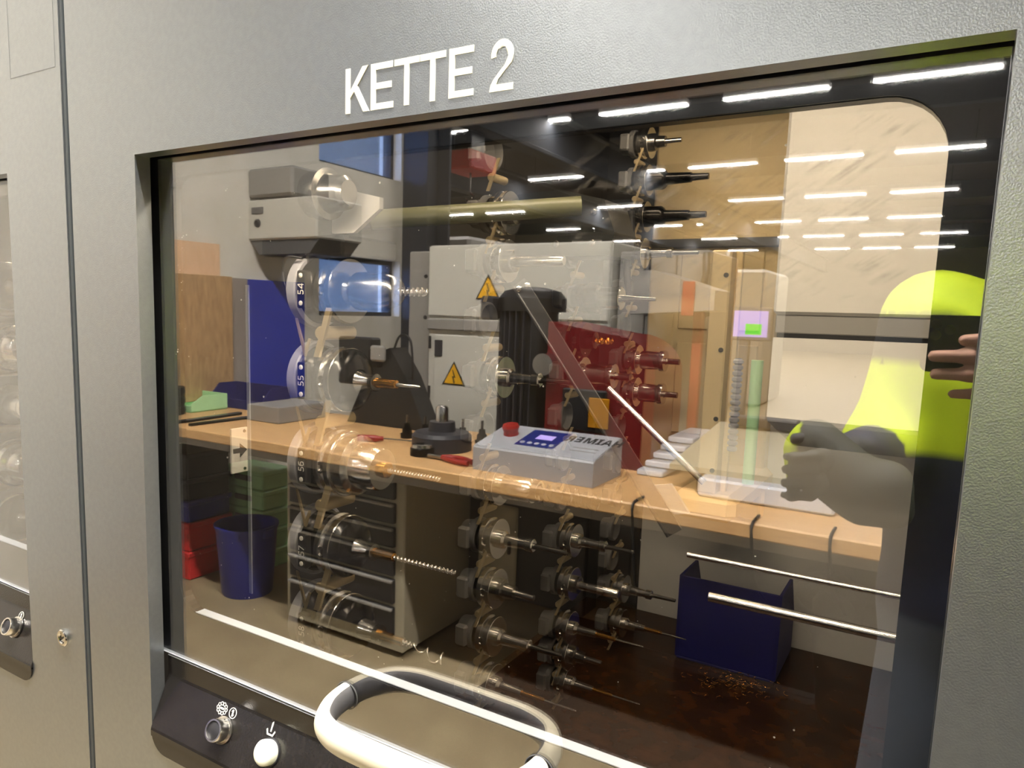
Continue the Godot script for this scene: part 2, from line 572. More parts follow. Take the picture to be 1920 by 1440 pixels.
# ---------------------------------------------------------------- room shell
func room() -> void:
	var st := S()
	box(st, V(-14.2, -0.12, -3.4), V(9.2, 0.0, 37.2))
	struct("floor", st, mats["floor screed"])
	st = S()
	box(st, V(-14.2, 4.62, -3.4), V(9.2, 4.8, 37.2))
	struct("ceiling", st, mats["ceiling dark"])
	# left wall with two window openings (a pane row high up and one behind the bench)
	st = S()
	for b in [[-3.4, 3.22, 0.0, 4.62], [4.12, 4.6, 0.0, 4.62], [3.22, 4.12, 0.0, 1.43], [3.22, 4.12, 1.86, 2.47], [3.22, 4.12, 3.7, 4.62]]:
		box(st, V(-3.92, b[2], b[0]), V(-3.7, b[3], b[1]))
	struct("wall_left", st, mats["wall plaster"])
	for w in [[1.43, 1.86], [2.47, 3.7]]:
		var wn := Node3D.new()
		wn.name = "window_%d" % (1 if w[0] < 2.0 else 2)
		add_child(wn, true)
		wn.set_meta("kind", "structure")
		st = S()
		for e in [[3.22, 3.25, w[0], w[1]], [4.09, 4.12, w[0], w[1]], [3.22, 4.12, w[0], w[0] + 0.03], [3.22, 4.12, w[1] - 0.03, w[1]]]:
			box(st, V(-3.86, e[2], e[0]), V(-3.78, e[3], e[1]))
		part("window_frame", st, mats["girder"], wn)
		st = S()
		box(st, V(-3.823, w[0] + 0.03, 3.25), V(-3.817, w[1] - 0.03, 4.09))
		var gm := mat("window glass", Color(0.9, 0.95, 1.0, 0.1), 0.02)
		gm.transparency = BaseMaterial3D.TRANSPARENCY_ALPHA
		part("pane", st, gm, wn)
	st = S()
	box(st, V(-14.2, 0, 4.5), V(-3.92, 4.62, 4.6))
	struct("wall_aisle_left", st, mats["hall wall"])
	st = S()
	box(st, V(-14.2, 0, 4.6), V(-14.0, 4.62, 37.0))
	struct("wall_far_left", st, mats["hall wall"])
	st = S()
	box(st, V(-14.2, 0, 37.0), V(9.2, 4.62, 37.2))
	struct("wall_back", st, mats["hall wall"])
	st = S()
	box(st, V(9.0, 0, -3.4), V(9.2, 4.62, 37.2))
	struct("wall_right", st, mats["dark wall"])
	st = S()
	box(st, V(-3.92, 0, -3.4), V(9.2, 4.62, -3.2))
	struct("wall_front", st, mats["hall wall"])
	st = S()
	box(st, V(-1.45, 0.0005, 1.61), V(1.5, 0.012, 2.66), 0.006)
	var fm := thing("bench_shade_sheet", "dark ribbed sheet added for the shade on the floor under the workbench", "mat", V(0, 0, 2.1))  # added dark sheet; its brown stands for the bench shade on the floor
	part("mat", st, mats["bench shade"], fm)
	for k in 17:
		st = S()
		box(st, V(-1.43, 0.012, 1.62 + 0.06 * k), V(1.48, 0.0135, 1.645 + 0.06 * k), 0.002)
		part("rib", st, mats["bench shade"], fm)
	# steel column at the end of the left wall, girders and a crane trolley overhead
	var c := thing("steel_column", "dark grey steel column at the far end of the plastered wall", "column", V(-3.58, 0, 4.3))
	st = S()
	box(st, V(-3.7, 0, 4.14), V(-3.46, 4.6, 4.17), 0.004)
	box(st, V(-3.7, 0, 4.43), V(-3.46, 4.6, 4.46), 0.004)
	box(st, V(-3.59, 0, 4.17), V(-3.57, 4.6, 4.43))
	part("profile", st, mats["girder"], c)
	st = S()
	box(st, V(-3.74, 0, 4.08), V(-3.42, 0.03, 4.5), 0.004)
	part("base_plate", st, mats["girder"], c)
	for k in 7:
		var z := 6.6 + 4.2 * k
		var g := thing("girder", "dark steel ceiling girder across the hall, %s beyond the bench" % NTH[k], "girder", V(0, 4.3, z), "steel girders under the hall ceiling")
		st = S()
		box(st, V(-13.9, 4.22, z - 0.09), V(8.9, 4.245, z + 0.09), 0.004)
		part("lower_flange", st, mats["girder"], g)
		st = S()
		box(st, V(-13.9, 4.245, z - 0.01), V(8.9, 4.6, z + 0.01))
		part("web", st, mats["girder"], g)
	for x in [-7.6, -4.9]:
		var g := thing("crane_rail", "long dark overhead crane rail running down the hall, " + ("left one" if x < -6.0 else "right one"), "rail", V(x, 4.0, 18))
		st = S()
		box(st, V(x - 0.12, 3.6, 5.0), V(x + 0.12, 3.66, 36.5), 0.01)
		box(st, V(x - 0.02, 3.66, 5.0), V(x + 0.02, 4.16, 36.5))
		box(st, V(x - 0.12, 4.16, 5.0), V(x + 0.12, 4.21, 36.5), 0.01)
		part("beam", st, mats["girder"], g)
	var h := thing("crane_hoist", "bright orange red hoist box hanging below the overhead rail", "hoist", V(-5.05, 3.1, 7.0))
	st = S()
	box(st, V(-5.28, 3.14, 6.9), V(-4.86, 3.36, 7.5), 0.02)
	part("housing", st, mats["red orange"], h)
	st = S()
	box(st, V(-5.2, 3.36, 7.05), V(-4.95, 3.6, 7.35), 0.01)
	part("trolley", st, mats["black plastic"], h)
	st = S()
	cyl(st, V(-5.05, 3.14, 7.2), V(-5.05, 2.9, 7.2), 0.012)
	tube(st, smooth([V(-5.05, 2.9, 7.2), V(-4.99, 2.84, 7.2), V(-5.05, 2.78, 7.2), V(-5.11, 2.83, 7.2)]), 0.014, 8)
	part("hook", st, mats["steel"], h)
	# hedge outside the lower window
	st = S()
	var rng := RandomNumberGenerator.new()
	rng.seed = 5
	for k in 40:
		var p := V(-5.6 - rng.randf() * 0.8, 0.3 + rng.randf() * 1.15, 0.0)
		p.z = 3.0 + rng.randf() * 0.9
		lathe(st, axis(p - V(0, 0.25, 0), Vector3.UP), [Vector2(0, 0), Vector2(0.05, 0.16), Vector2(0.22, 0.28), Vector2(0.42, 0.2), Vector2(0.52, 0)], 8)
	var hd := solo("hedge", st, mat("hedge green", Color(0.03, 0.05, 0.04), 0.9), "dark clipped hedge outside the low window", "hedge")
	hd.set_meta("kind", "stuff")

# ---------------------------------------------------------------- machine fronts
const OX0 := -0.841
const OX1 := 0.018
const OY0 := 0.908
const OY1 := 1.6726

func machine_fronts() -> void:
	var paint: Material = mats["grey paint"]
	# right-hand front: KETTE 2
	var p := thing("cabinet_panel", "grey textured steel cabinet front lettered KETTE 2 around the large window", "panel", V(-0.1, 0.1, 0))
	var st := S()
	frame(st, rrect(-0.978, 0.12, 0.95, 2.45, 0, 0, 0, 0), rrect(OX0, OY0, OX1, OY1, 0.03, 0.03, 0.0005, 0.0005), 0.0, -0.0205)
	part("front_sheet", st, paint, p)
	letters(p)
	# left-hand front: its window's right part shows
	var q := thing("cabinet_panel", "grey steel cabinet front with round chrome lock, left of the door gap", "panel", V(-1.5, 0.1, 0))
	st = S()
	frame(st, rrect(-2.3, 0.12, -0.9925, 2.45, 0, 0, 0, 0), rrect(-1.996, OY0, -1.1375, 1.6715, 0.03, 0.03, 0.0005, 0.0005), 0.0, -0.0205)
	part("front_sheet", st, paint, q)
	st = S()
	lathe(st, axis(V(-1.0455, 1.0101, 0.0), V(0, 0, 1)), [Vector2(0, 0.0125), Vector2(0.003, 0.0125), Vector2(0.0045, 0.011), Vector2(0.0045, 0.0085), Vector2(0.002, 0.007), Vector2(0.002, 0.0)], 32)
	var lock := part("cam_lock", st, mats["chrome"], q, "round chrome cam lock")
	st = S()
	box(st, V(-1.0535, 1.0086, 0.002), V(-1.0375, 1.0116, 0.0034), 0.0003, Transform3D(Basis(Vector3(0, 0, 1), 0.5), V(-1.0455, 1.0101, 0)) * Transform3D(Basis.IDENTITY, V(1.0455, -1.0101, 0)))
	part("key_slot", st, mats["black oxide"], lock)
	st = S()
	frame(st, rrect(-1.115, 1.795, -1.003, 1.90, 0, 0, 0, 0, 2), rrect(-1.1142, 1.7958, -1.0038, 1.8992, 0, 0, 0, 0, 2), 0.0004, 0.0)
	part("sticker_outline", st, mats["residue"], q, "faint rectangular outline of a removed sticker")
	st = S()
	var tp := rrect(-0.9922, -0.03, -0.9815, -0.0012, 0, 0, 0.004, 0.0015, 4)
	extrude(st, tp, 0.12, 2.45, Transform3D(Basis(V(1, 0, 0), V(0, 0, 1), V(0, -1, 0)), V(0, 2.57, 0)))
	part("shaded_edge", st, mats["panel edge"], q, "shade painted dark blue grey panel edge along the door gap")  # rounded panel edge; its shade is put into the dark colour
	# dark seal deep in the gap between both fronts
	st = S()
	box(st, V(-0.99, 0.12, -0.06), V(-0.972, 2.45, -0.03), 0.002)
	solo("door_seal", st, mats["black gap"], "black rubber seal deep in the upright gap between the grey fronts", "seal")
	window_unit(0.0, false)
	window_unit(-1.155, true)
	# plinth and roof of the machine, out of view, keep daylight and lamps out of the housing
	st = S()
	box(st, V(-2.3, 0.0, -1.9), V(0.95, 0.12, -0.02), 0.01)
	solo("machine_plinth", st, mats["black plastic"], "black plinth under the grey cabinet fronts", "plinth")

func letters(p: Node3D) -> void:
	var polys := [
		[V2(-3.2, 41), V2(2.6, 41), V2(2.6, 20.5), V2(17.6, 41), V2(24.8, 41), V2(11.6, 24.4), V2(26, 0), V2(18.9, 0), V2(7.6, 19.6), V2(2.6, 13.6), V2(2.6, 0), V2(-3.2, 0)],
		[V2(27.9, 41), V2(53.5, 41), V2(53.5, 35.3), V2(34, 35.3), V2(34, 23.7), V2(52.4, 23.7), V2(52.4, 18), V2(34, 18), V2(34, 5.6), V2(54.4, 5.6), V2(54.4, 0), V2(27.9, 0)],
		[V2(55.6, 41), V2(83.7, 41), V2(83.7, 35.3), V2(72.6, 35.3), V2(72.6, 0), V2(66.9, 0), V2(66.9, 35.3), V2(55.6, 35.3)],
		[V2(84.6, 41), V2(112.2, 41), V2(112.2, 35.3), V2(101.3, 35.3), V2(101.3, 0), V2(95.6, 0), V2(95.6, 35.3), V2(84.6, 35.3)],
		[V2(115.8, 41), V2(141, 41), V2(141, 35.3), V2(121.8, 35.3), V2(121.8, 23.7), V2(139.6, 23.7), V2(139.6, 18), V2(121.8, 18), V2(121.8, 5.6), V2(141.5, 5.6), V2(141.5, 0), V2(115.8, 0)],
	]
	# the numeral: outer and inner contour of a bold stroke
	var two := []
	var c := V2(169.2, 28.6)
	for k in 15:
		var t := PI + 0.15 - (PI + 0.75) * k / 14.0
		two.append(c + V2(10.9 * cos(t), 12.6 * sin(t)))
	two.append_array([V2(171.5, 15.2), V2(166.0, 9.6), V2(164.2, 5.6), V2(180.3, 5.6), V2(180.3, 0), V2(157.4, 0), V2(158.3, 5.0), V2(161.0, 9.6), V2(166.5, 15.5), V2(172.5, 21.4)])
	for k in 13:
		var t := -0.5 + (PI + 0.65) * k / 12.0
		two.append(c + V2(5.9 * cos(t), 7.0 * sin(t)))
	polys.append(two)
	for q in polys:
		var st := S()
		var pts := []
		for v in q:
			pts.append(V2(-0.5025 + v.x / 1000.0, 1.6817 + v.y / 1000.0))
		extrude(st, pts, 0.0, 0.0008)
		part("letter", st, mats["letter film"], p)

func V2(x: float, y: float) -> Vector2:
	return Vector2(x, y)

func window_unit(dx: float, left: bool) -> void:
	var who := "left edge" if left else "KETTE 2"
	var w := thing("observation_window", ("dark framed inspection window cut off by the picture's left edge" if left else "large mirroring inspection window with pale bow handle in the KETTE 2 front"), "window", V(-0.4 + dx, 1.0356, GZ))
	var st := S()
	box(st, V(-0.885 + dx, 1.0356, GZ - 0.002), V(0.06 + dx, 1.70, GZ), 0.0004)
	part("glass_pane", st, mats["coated pane"], w)
	# black printed border behind the pane, with a rounded clear opening
	st = S()
	frame(st, rrect(-0.885 + dx, 1.0356, 0.06 + dx, 1.70, 0, 0, 0, 0), rrect(-0.818 + dx, 1.100, -0.010 + dx, 1.651, 0.035, 0.035, 0.04, 0.02), -0.031, -0.034)
	part("black_border", st, mats["black print"], w)
	# sheet lip around the clear opening; black paints the shade on its sides
	st = S()
	frame(st, rrect(-0.84 + dx, 1.078, 0.012 + dx, 1.673, 0.05, 0.05, 0.05, 0.04), rrect(-0.8175 + dx, 1.1005, -0.0105 + dx, 1.6505, 0.035, 0.035, 0.04, 0.02), -0.034, -0.046)
	part("shaded_lip", st, mats["black print"], w)
	st = S()
	box(st, V(-0.80 + dx, 1.0985, -0.047), V(-0.03 + dx, 1.1012, -0.0335), 0.0005)
	part("bottom_ledge", st, mats["ledge metal"], w, "light grey bottom ledge of the clear opening")
	st = S()
	tube(st, [V(-0.79 + dx, 1.1008, -0.0338), V(-0.04 + dx, 1.1008, -0.0338)], 0.0009, 8)
	part("ledge_edge", st, mats["ledge metal"], w)
	st = S()
	box(st, V(-0.885 + dx, 1.0345, GZ - 0.006), V(0.06 + dx, 1.0356, GZ + 0.0008), 0.0003)
	part("bottom_edge", st, mats["ledge metal"], w)
	if not left:
		# bow handle that stands off the pane
		var hx0 := -0.523
		var hx1 := -0.284
		var y := 1.0735
		var path := [V(hx0, y, GZ), V(hx0 + 0.002, y, GZ + 0.02), V(hx0 + 0.008, y, 0.012), V(hx0 + 0.022, y, 0.032), V(hx0 + 0.047, y, 0.043), V(hx0 + 0.08, y, 0.0455)]
		var back := []
		for k in path.size():
			var a: Vector3 = path[path.size() - 1 - k]
			back.append(V(hx0 + hx1 - a.x, a.y, a.z))
		var whole := path + back
		var hn := Node3D.new()
		hn.name = "bow_handle"
		w.add_child(hn, true)
		hn.set_meta("label", "pale cream bow handle on the window")
		st = S()
		half_tube(st, smooth(whole, 8), 0.0150, 0.72, -2.05, 2.05, 20)
		part("front_shell", st, mats["handle plastic"], hn)
		st = S()
		half_tube(st, smooth(whole, 8), 0.0148, 0.72, 2.05, TAU - 2.05, 12)
		part("rear_shell", st, mats["handle grey"], hn, "dark grey rear half of the handle")
		for f in [V(hx0, y, GZ), V(hx1, y, GZ)]:
			st = S()
			lathe(st, axis(f, V(0, 0, 1)), [Vector2(0, 0.0), Vector2(0, 0.0158), Vector2(0.0008, 0.0158), Vector2(0.0012, 0.0150)], 24)
			part("foot", st, mats["handle grey"], hn)
		# dried coolant wiped over the upper right corner, inside of the pane
		st = S()
		st.set_normal(Vector3(0, 0, 1))
		var a := V(-0.30, 1.50, -0.0305); var b := V(-0.012, 1.50, -0.0305); var c := V(-0.012, 1.650, -0.0305); var d := V(-0.30, 1.650, -0.0305)
		for e in [[a, V2(0, 1)], [d, V2(0, 0)], [c, V2(1, 0)], [a, V2(0, 1)], [c, V2(1, 0)], [b, V2(1, 1)]]:
			st.set_uv(e[1]); st.set_normal(Vector3(0, 0, 1)); st.add_vertex(e[0])
		part("coolant_smear", st, mats["coolant smear"], w, "dried pale coolant film wiped over the corner")
		st = S()
		var rng := RandomNumberGenerator.new()
		rng.seed = 77
		for k in 110:
			var pt := V(lerpf(-0.8, -0.05, rng.randf()), lerpf(1.12, 1.63, rng.randf()), -0.0285)
			if k < 14:
				pt = V(-0.815 + rng.randf() * 0.03, 1.42 + rng.randf() * 0.16, -0.0285)
			var r := 0.0004 + 0.0009 * rng.randf() * rng.randf()
			lathe(st, axis(pt, V(0, 0, -1)), [Vector2(0, r), Vector2(r * 0.5, r * 0.7), Vector2(r * 0.7, 0)], 7)
		var dr := part("coolant_drops", st, mats["drop"], w)
		dr.set_meta("kind", "stuff")
	# control panel under the window: upright band, slope, rounded lip
	var c := thing("control_panel", ("black control strip under the window at the picture's left edge" if left else "black sloping control strip with two push buttons under the large window"), "control panel", V(-0.4 + dx, OY0, 0.0))
	st = S()
	var prof := [V2(1.0318, -0.06), V2(1.0318, -0.0268), V2(1.0305, -0.026), V2(1.006, -0.026), V2(1.002, -0.0252), V2(0.9415, 0.0022), V2(0.938, 0.003), V2(0.93, 0.003), V2(0.93, -0.06)]
	var xf := Transform3D(Basis(V(0, 1, 0), V(0, 0, 1), V(1, 0, 0)), V(0, 0, 0))
	extrude(st, prof, OX0 + 0.0012 + dx, OX1 - 0.0012 + dx, xf)
	part("body", st, mats["black panel"], c)
	st = S()
	box(st, V(OX0 + 0.0012 + dx, 1.0312, -0.0275), V(OX1 - 0.0012 + dx, 1.0326, -0.0255), 0.0004)
	part("top_edge", st, mats["ledge metal"], c)
	st = S()
	extrude(st, rrect(OX0 + 0.0012 + dx, OY0 + 0.0012, OX1 - 0.0012 + dx, 0.9345, 0.0268, 0.0268, 0.0005, 0.0005), -0.05, 0.0022)
	part("lower_lip", st, mats["black panel"], c)
	var sn := V(0, 0.42, 0.9075).normalized()
	if left:
		push_button(c, V(-1.2095, 0.978, -0.013), sn, "chrome", "dark steel")
		icon_turn(c, V(-1.2075, 0.995, -0.0205), sn)
	else:
		push_button(c, V(-0.7135, 0.9735, -0.0118), sn, "chrome", "dark steel")
		st = S()
		var ax := axis(V(-0.6315, 0.9735, -0.0118), sn)
		lathe(st, ax, [Vector2(0, 0.0165), Vector2(0.0015, 0.0165), Vector2(0.002, 0.0155)], 32)
		var wb := part("lamp_button", st, mats["dark plastic"], c, "large round white button")
		st = S()
		lathe(st, ax, [Vector2(0.001, 0.0148), Vector2(0.010, 0.0148), Vector2(0.0125, 0.013), Vector2(0.0138, 0.009), Vector2(0.0142, 0)], 36)
		part("white_cap", st, mats["white button"], wb)
		icon_magazine(c, V(-0.7262, 0.9939, -0.0212), sn)
		icon_turn(c, V(-0.7063, 0.994, -0.0212), sn)
		icon_funnel(c, V(-0.6384, 0.993, -0.0207), sn)

func push_button(c: Node3D, at: Vector3, n: Vector3, ring: String, cap: String) -> void:
	var ax := axis(at, n)
	var st := S()
	lathe(st, ax, [Vector2(0, 0.0165), Vector2(0.002, 0.0165), Vector2(0.0025, 0.0140), Vector2(0.016, 0.0138), Vector2(0.0172, 0.0132), Vector2(0.0172, 0.0112), Vector2(0.0160, 0.0108), Vector2(0.014, 0.0105)], 40)
	var b := part("push_button", st, mats[ring], c, "chrome ringed push button")
	st = S()
	lathe(st, ax, [Vector2(0.010, 0.0107), Vector2(0.0150, 0.0107), Vector2(0.0156, 0.0098), Vector2(0.0158, 0)], 36)
	part("button_cap", st, mats["dark plastic"] if cap == "dark steel" else mats[cap], b)

func flat_on(at: Vector3, n: Vector3) -> Transform3D:
	var z := n.normalized()
	var x := Vector3.RIGHT
	return Transform3D(Basis(x, z.cross(x).normalized(), z), at)

func ring2d(st: SurfaceTool, xf: Transform3D, r0: float, r1: float, f := 0.0, t := TAU, seg := 24, h := 0.0004) -> void:
	for k in seg:
		var a := f + (t - f) * k / seg
		var b := f + (t - f) * (k + 1) / seg
		extrude(st, [V2(cos(a) * r0, sin(a) * r0), V2(cos(a) * r1, sin(a) * r1), V2(cos(b) * r1, sin(b) * r1), V2(cos(b) * r0, sin(b) * r0)], 0, h, xf)

func icon_magazine(c: Node3D, at: Vector3, n: Vector3) -> void:
	var st := S()
	var xf := flat_on(at, n)
	for k in 10:
		var t := TAU * k / 10
		ring2d(st, xf * Transform3D(Basis.IDENTITY, V(0.0074 * cos(t), 0.0056 * sin(t), 0)), 0.0016, 0.0025, 0, TAU, 10)
	ring2d(st, xf * Transform3D(Basis.from_scale(V(1.5, 1, 1)), V(0, 0, 0)), 0.0036, 0.0042)
	extrude(st, rrect(-0.0038, -0.0012, 0.0038, 0.0012, 0.001, 0.001, 0.001, 0.001, 3), 0, 0.0004, xf)
	part("symbol", st, mats["white print"], c, "printed tool chain symbol")

func icon_turn(c: Node3D, at: Vector3, n: Vector3) -> void:
	var st := S()
	var xf := flat_on(at, n)
	ring2d(st, xf, 0.0056, 0.0066)
	extrude(st, [V2(-0.003, 0.001), V2(-0.001, 0.004), V2(0.0012, 0.004), V2(0.0012, -0.002), V2(0.003, -0.001), V2(0.001, -0.004), V2(-0.0012, -0.004), V2(-0.0012, 0.002)], 0, 0.0004, xf)
	part("symbol", st, mats["white print"], c, "printed round turning arrow symbol")

func icon_funnel(c: Node3D, at: Vector3, n: Vector3) -> void:
	var st := S()
	var xf := flat_on(at, n)
	extrude(st, [V2(-0.0012, 0.010), V2(0.0006, 0.012), V2(0.0012, 0.009), V2(0.0009, 0.0), V2(-0.0009, 0.0)], 0, 0.0004, xf)
	extrude(st, [V2(-0.0075, 0.001), V2(-0.0060, 0.0025), V2(-0.0035, -0.0025), V2(0.0035, -0.0025), V2(0.0060, 0.0025), V2(0.0075, 0.001), V2(0.0050, -0.0015), V2(0.0048, -0.0045), V2(-0.0048, -0.0045), V2(-0.0050, -0.0015)], 0, 0.0004, xf)
	part("symbol", st, mats["white print"], c, "printed arrow into holder symbol")

# ---------------------------------------------------------------- magazine housing
func housing() -> void:
	var h := thing("magazine_housing", "sheet metal housing of the tool magazine behind the window", "housing", V(-0.4, 0.45, -0.9))
	var st := S()
	box(st, V(-0.997, 0.12, -1.82), V(-0.985, 2.12, -0.055))
	part("partition", st, mats["partition"], h, "dark partition sheet on the left")
	st = S()
	box(st, V(-0.80, 0.44, -1.82), V(0.5, 2.12, -1.79))
	part("back_sheet", st, mats["white paint"], h)
	st = S()
	box(st, V(-0.985, 0.44, -1.82), V(-0.80, 2.12, -1.79))
	part("dark_back_sheet", st, mats["partition"], h)
	st = S()
	box(st, V(-0.985, 0.40, -1.79), V(0.5, 0.51, -0.06))
	part("sump_floor", st, mats["oily sump"], h, "brown oily floor of the housing")
	st = S()
	box(st, V(-2.3, 2.10, -1.82), V(0.95, 2.14, -0.03))
	part("roof", st, mats["partition"], h)
	st = S()
	box(st, V(0.48, 0.12, -1.82), V(0.5, 2.10, -0.03))
	part("right_sheet", st, mats["white paint"], h)
	st = S()
	box(st, V(-2.3, 0.12, -1.82), V(-0.997, 2.12, -1.79))
	box(st, V(-2.3, 0.12, -1.79), V(-2.28, 2.12, -0.03))
	box(st, V(-2.28, 0.30, -1.79), V(-0.997, 0.34, -0.06))
	part("left_chamber", st, mats["partition"], h)
	# work lights of the housing, above and behind the window head
	for e in [[-0.30, 1.0, 4.4, -0.5], [-1.55, 0.5, 0.5, -0.5], [-0.42, 0.7, 1.8, -1.25]]:
		var l := thing("work_light", "slim work light inside the left housing" if e[0] < -1.0 else ("slim work light under the housing roof, nearer the window" if e[3] > -1.0 else "slim work light under the housing roof, near the rear wall"), "lamp", V(e[0], 2.04, e[3]))
		var w: float = e[1] / 2
		st = S()
		box(st, V(e[0] - w, 2.05, e[3] - 0.03), V(e[0] + w, 2.098, e[3] + 0.03), 0.006)
		part("housing", st, mats["lamp body"], l)
		st = S()
		box(st, V(e[0] - w + 0.01, 2.04, e[3] - 0.022), V(e[0] + w - 0.01, 2.05, e[3] + 0.022), 0.003)
		part("diffuser", st, mats["lamp diffuser"], l)
		var a := AreaLight3D.new()
		a.name = "work_light_glow"
		a.area_size = Vector2(e[1] - 0.02, 0.044)
		a.light_color = Color(1.0, 0.91, 0.78)
		a.light_energy = INNER * e[2]
		a.area_range = 20.0
		a.shadow_enabled = true
		a.transform = Transform3D(Basis(Vector3.RIGHT, deg_to_rad(-72)), V(e[0], 2.03, e[3]))
		add_child(a, true)

const INNER := 0.23
const X0 := -0.757   # plane of the tool pockets

# ---------------------------------------------------------------- chains
var pocket_mesh := {}

func pocket_parts() -> void:
	var st := S()
	lathe(st, Transform3D.IDENTITY, [Vector2(-0.055, 0.0), Vector2(-0.055, 0.030), Vector2(-0.050, 0.036), Vector2(-0.040, 0.040), Vector2(-0.038, 0.052), Vector2(-0.036, 0.054), Vector2(-0.022, 0.054), Vector2(-0.020, 0.052), Vector2(-0.020, 0.0)], 36)
	pocket_mesh["pocket"] = st.commit()
	pocket_mesh["pocket"].surface_set_material(0, mats["white plastic"])
	st = S()
	lathe(st, Transform3D.IDENTITY, [Vector2(-0.045, 0.0), Vector2(-0.045, 0.026), Vector2(-0.02, 0.030), Vector2(-0.018, 0.036), Vector2(-0.006, 0.036), Vector2(-0.004, 0.032), Vector2(-0.02, 0.028), Vector2(-0.03, 0.0)], 28)
	box(st, V(-0.04, -0.022, 0.026), V(-0.014, 0.022, 0.042), 0.004)
	pocket_mesh["small_pocket"] = st.commit()
	pocket_mesh["small_pocket"].surface_set_material(0, mats["pocket grey"])
	st = S()
	box(st, V(-0.012, -0.026, 0.046), V(0.006, 0.026, 0.058), 0.002)
	pocket_mesh["number_tag"] = st.commit()
	pocket_mesh["number_tag"].surface_set_material(0, mats["black plastic"])
	st = S()
	for s in [-1.0, 1.0]:
		lathe(st, axis(V(-0.003, s * 0.019, 0.058), V(0, 0, 1)), [Vector2(0, 0.0034), Vector2(0.001, 0.0034), Vector2(0.0018, 0.002), Vector2(0.0018, 0)], 12)
	pocket_mesh["tag_screws"] = st.commit()
	pocket_mesh["tag_screws"].surface_set_material(0, mats["white print"])
	st = S()
	lathe(st, Transform3D.IDENTITY, [Vector2(-0.021, 0.046), Vector2(-0.019, 0.048), Vector2(-0.004, 0.042), Vector2(0.0, 0.036), Vector2(0.0, 0.028), Vector2(-0.02, 0.026)], 32)
	pocket_mesh["clamp_ring"] = st.commit()
	pocket_mesh["clamp_ring"].surface_set_material(0, mats["dark steel"])
	# slanting link plate and bent spring between two pockets
	st = S()
	extrude(st, [V2(0.026, -0.024), V2(0.036, -0.024), V2(0.012, -0.094), V2(0.002, -0.094)], 0.034, 0.039)
	extrude(st, [V2(-0.030, -0.040), V2(-0.027, -0.041), V2(-0.011, -0.084), V2(-0.004, -0.068), V2(-0.001, -0.069), V2(-0.010, -0.094), V2(-0.013, -0.093)], 0.040, 0.043)
	lathe(st, axis(V(0.012, -0.060, 0.0), V(0, 0, 1)), [Vector2(-0.03, 0), Vector2(-0.03, 0.010), Vector2(0.034, 0.010), Vector2(0.038, 0.008), Vector2(0.038, 0)], 14)
	pocket_mesh["link"] = st.commit()
	st = S()
	extrude(st, [V2(0.022, -0.020), V2(0.028, -0.020), V2(0.006, -0.078), V2(0.0, -0.078)], 0.030, 0.034)
	lathe(st, axis(V(0.006, -0.052, 0.0), V(0, 0, 1)), [Vector2(-0.024, 0), Vector2(-0.024, 0.008), Vector2(0.026, 0.008), Vector2(0.03, 0.006), Vector2(0.03, 0)], 14)
	pocket_mesh["small_link"] = st.commit()
	pocket_mesh["small_link"].surface_set_material(0, mats["chain plate"])
	pocket_mesh["link"].surface_set_material(0, mats["chain plate"])

func chain(label: String, x: float, z: float, ys: Array, first_number: int, big := false) -> void:
	if pocket_mesh.is_empty():
		pocket_parts()
	var c := thing("tool_chain", label, "chain", V(x, ys[0], z), "upright runs of the tool chain")
	for k in ys.size():
		var p := MeshInstance3D.new()
		p.name = "pocket"
		p.mesh = pocket_mesh["pocket" if big else "small_pocket"]
		p.position = V(0, ys[k] - ys[0], 0)
		c.add_child(p, true)
		for s in (["number_tag", "tag_screws", "link", "clamp_ring"] if big else ["small_link"]):
			var q := MeshInstance3D.new()
			q.name = "link" if s == "small_link" else s
			q.mesh = pocket_mesh[s]
			p.add_child(q, true)
		if first_number > 0:
			var t := MeshInstance3D.new()
			t.name = "tag_number"
			var tm := TextMesh.new()
			tm.text = str(first_number + k)
			tm.font = sans(false)
			tm.font_size = 16
			tm.pixel_size = 0.0009
			tm.depth = 0.0006
			tm.material = mats["white print"]
			t.mesh = tm
			t.transform = Transform3D(Basis(Vector3(0, 0, 1), PI / 2), V(-0.003, 0, 0.0582))
			p.add_child(t, true)

func sans(bold: bool) -> SystemFont:
	var f := SystemFont.new()
	f.font_names = PackedStringArray(["Droid Sans"])
	f.font_weight = 700 if bold else 400
	return f

var tool_proto := {}

func flange(t: Node3D, m := "chrome", r := 0.041) -> void:
	var st := S()
	lathe(st, Transform3D.IDENTITY, [Vector2(-0.03, 0), Vector2(-0.03, 0.022), Vector2(0.008, 0.026), Vector2(0.008, r - 0.001), Vector2(0.009, r), Vector2(0.018, r), Vector2(0.021, r - 0.005), Vector2(0.025, r - 0.005), Vector2(0.028, r), Vector2(0.036, r), Vector2(0.037, r - 0.001), Vector2(0.037, 0.014)], 36)
	part("flange", st, mats[m], t)
	st = S()
	lathe(st, axis(V(0.023, 0.0, r - 0.004), V(0, 0, 1)), [Vector2(0, 0.0085), Vector2(0.003, 0.0085), Vector2(0.0034, 0.006), Vector2(0.001, 0.004), Vector2(0.001, 0)], 18)
	part("drive_key", st, mats["steel"], t)

func lp(called: String, t: Node3D, m: String, prof: Array, seg := 32) -> void:
	var st := S()
	var pr := []
	for v in prof:
		pr.append(V2(v[0], v[1]))
	lathe(st, Transform3D.IDENTITY, pr, seg)
	part(called, st, mats[m], t)

func drill(t: Node3D, x0: float, x1: float, r: float, turns: float, m := "chrome", called := "drill") -> void:
	var st := S()
	twist(st, Transform3D.IDENTITY, x0, x1, r, turns)
	part(called, st, mats[m], t)

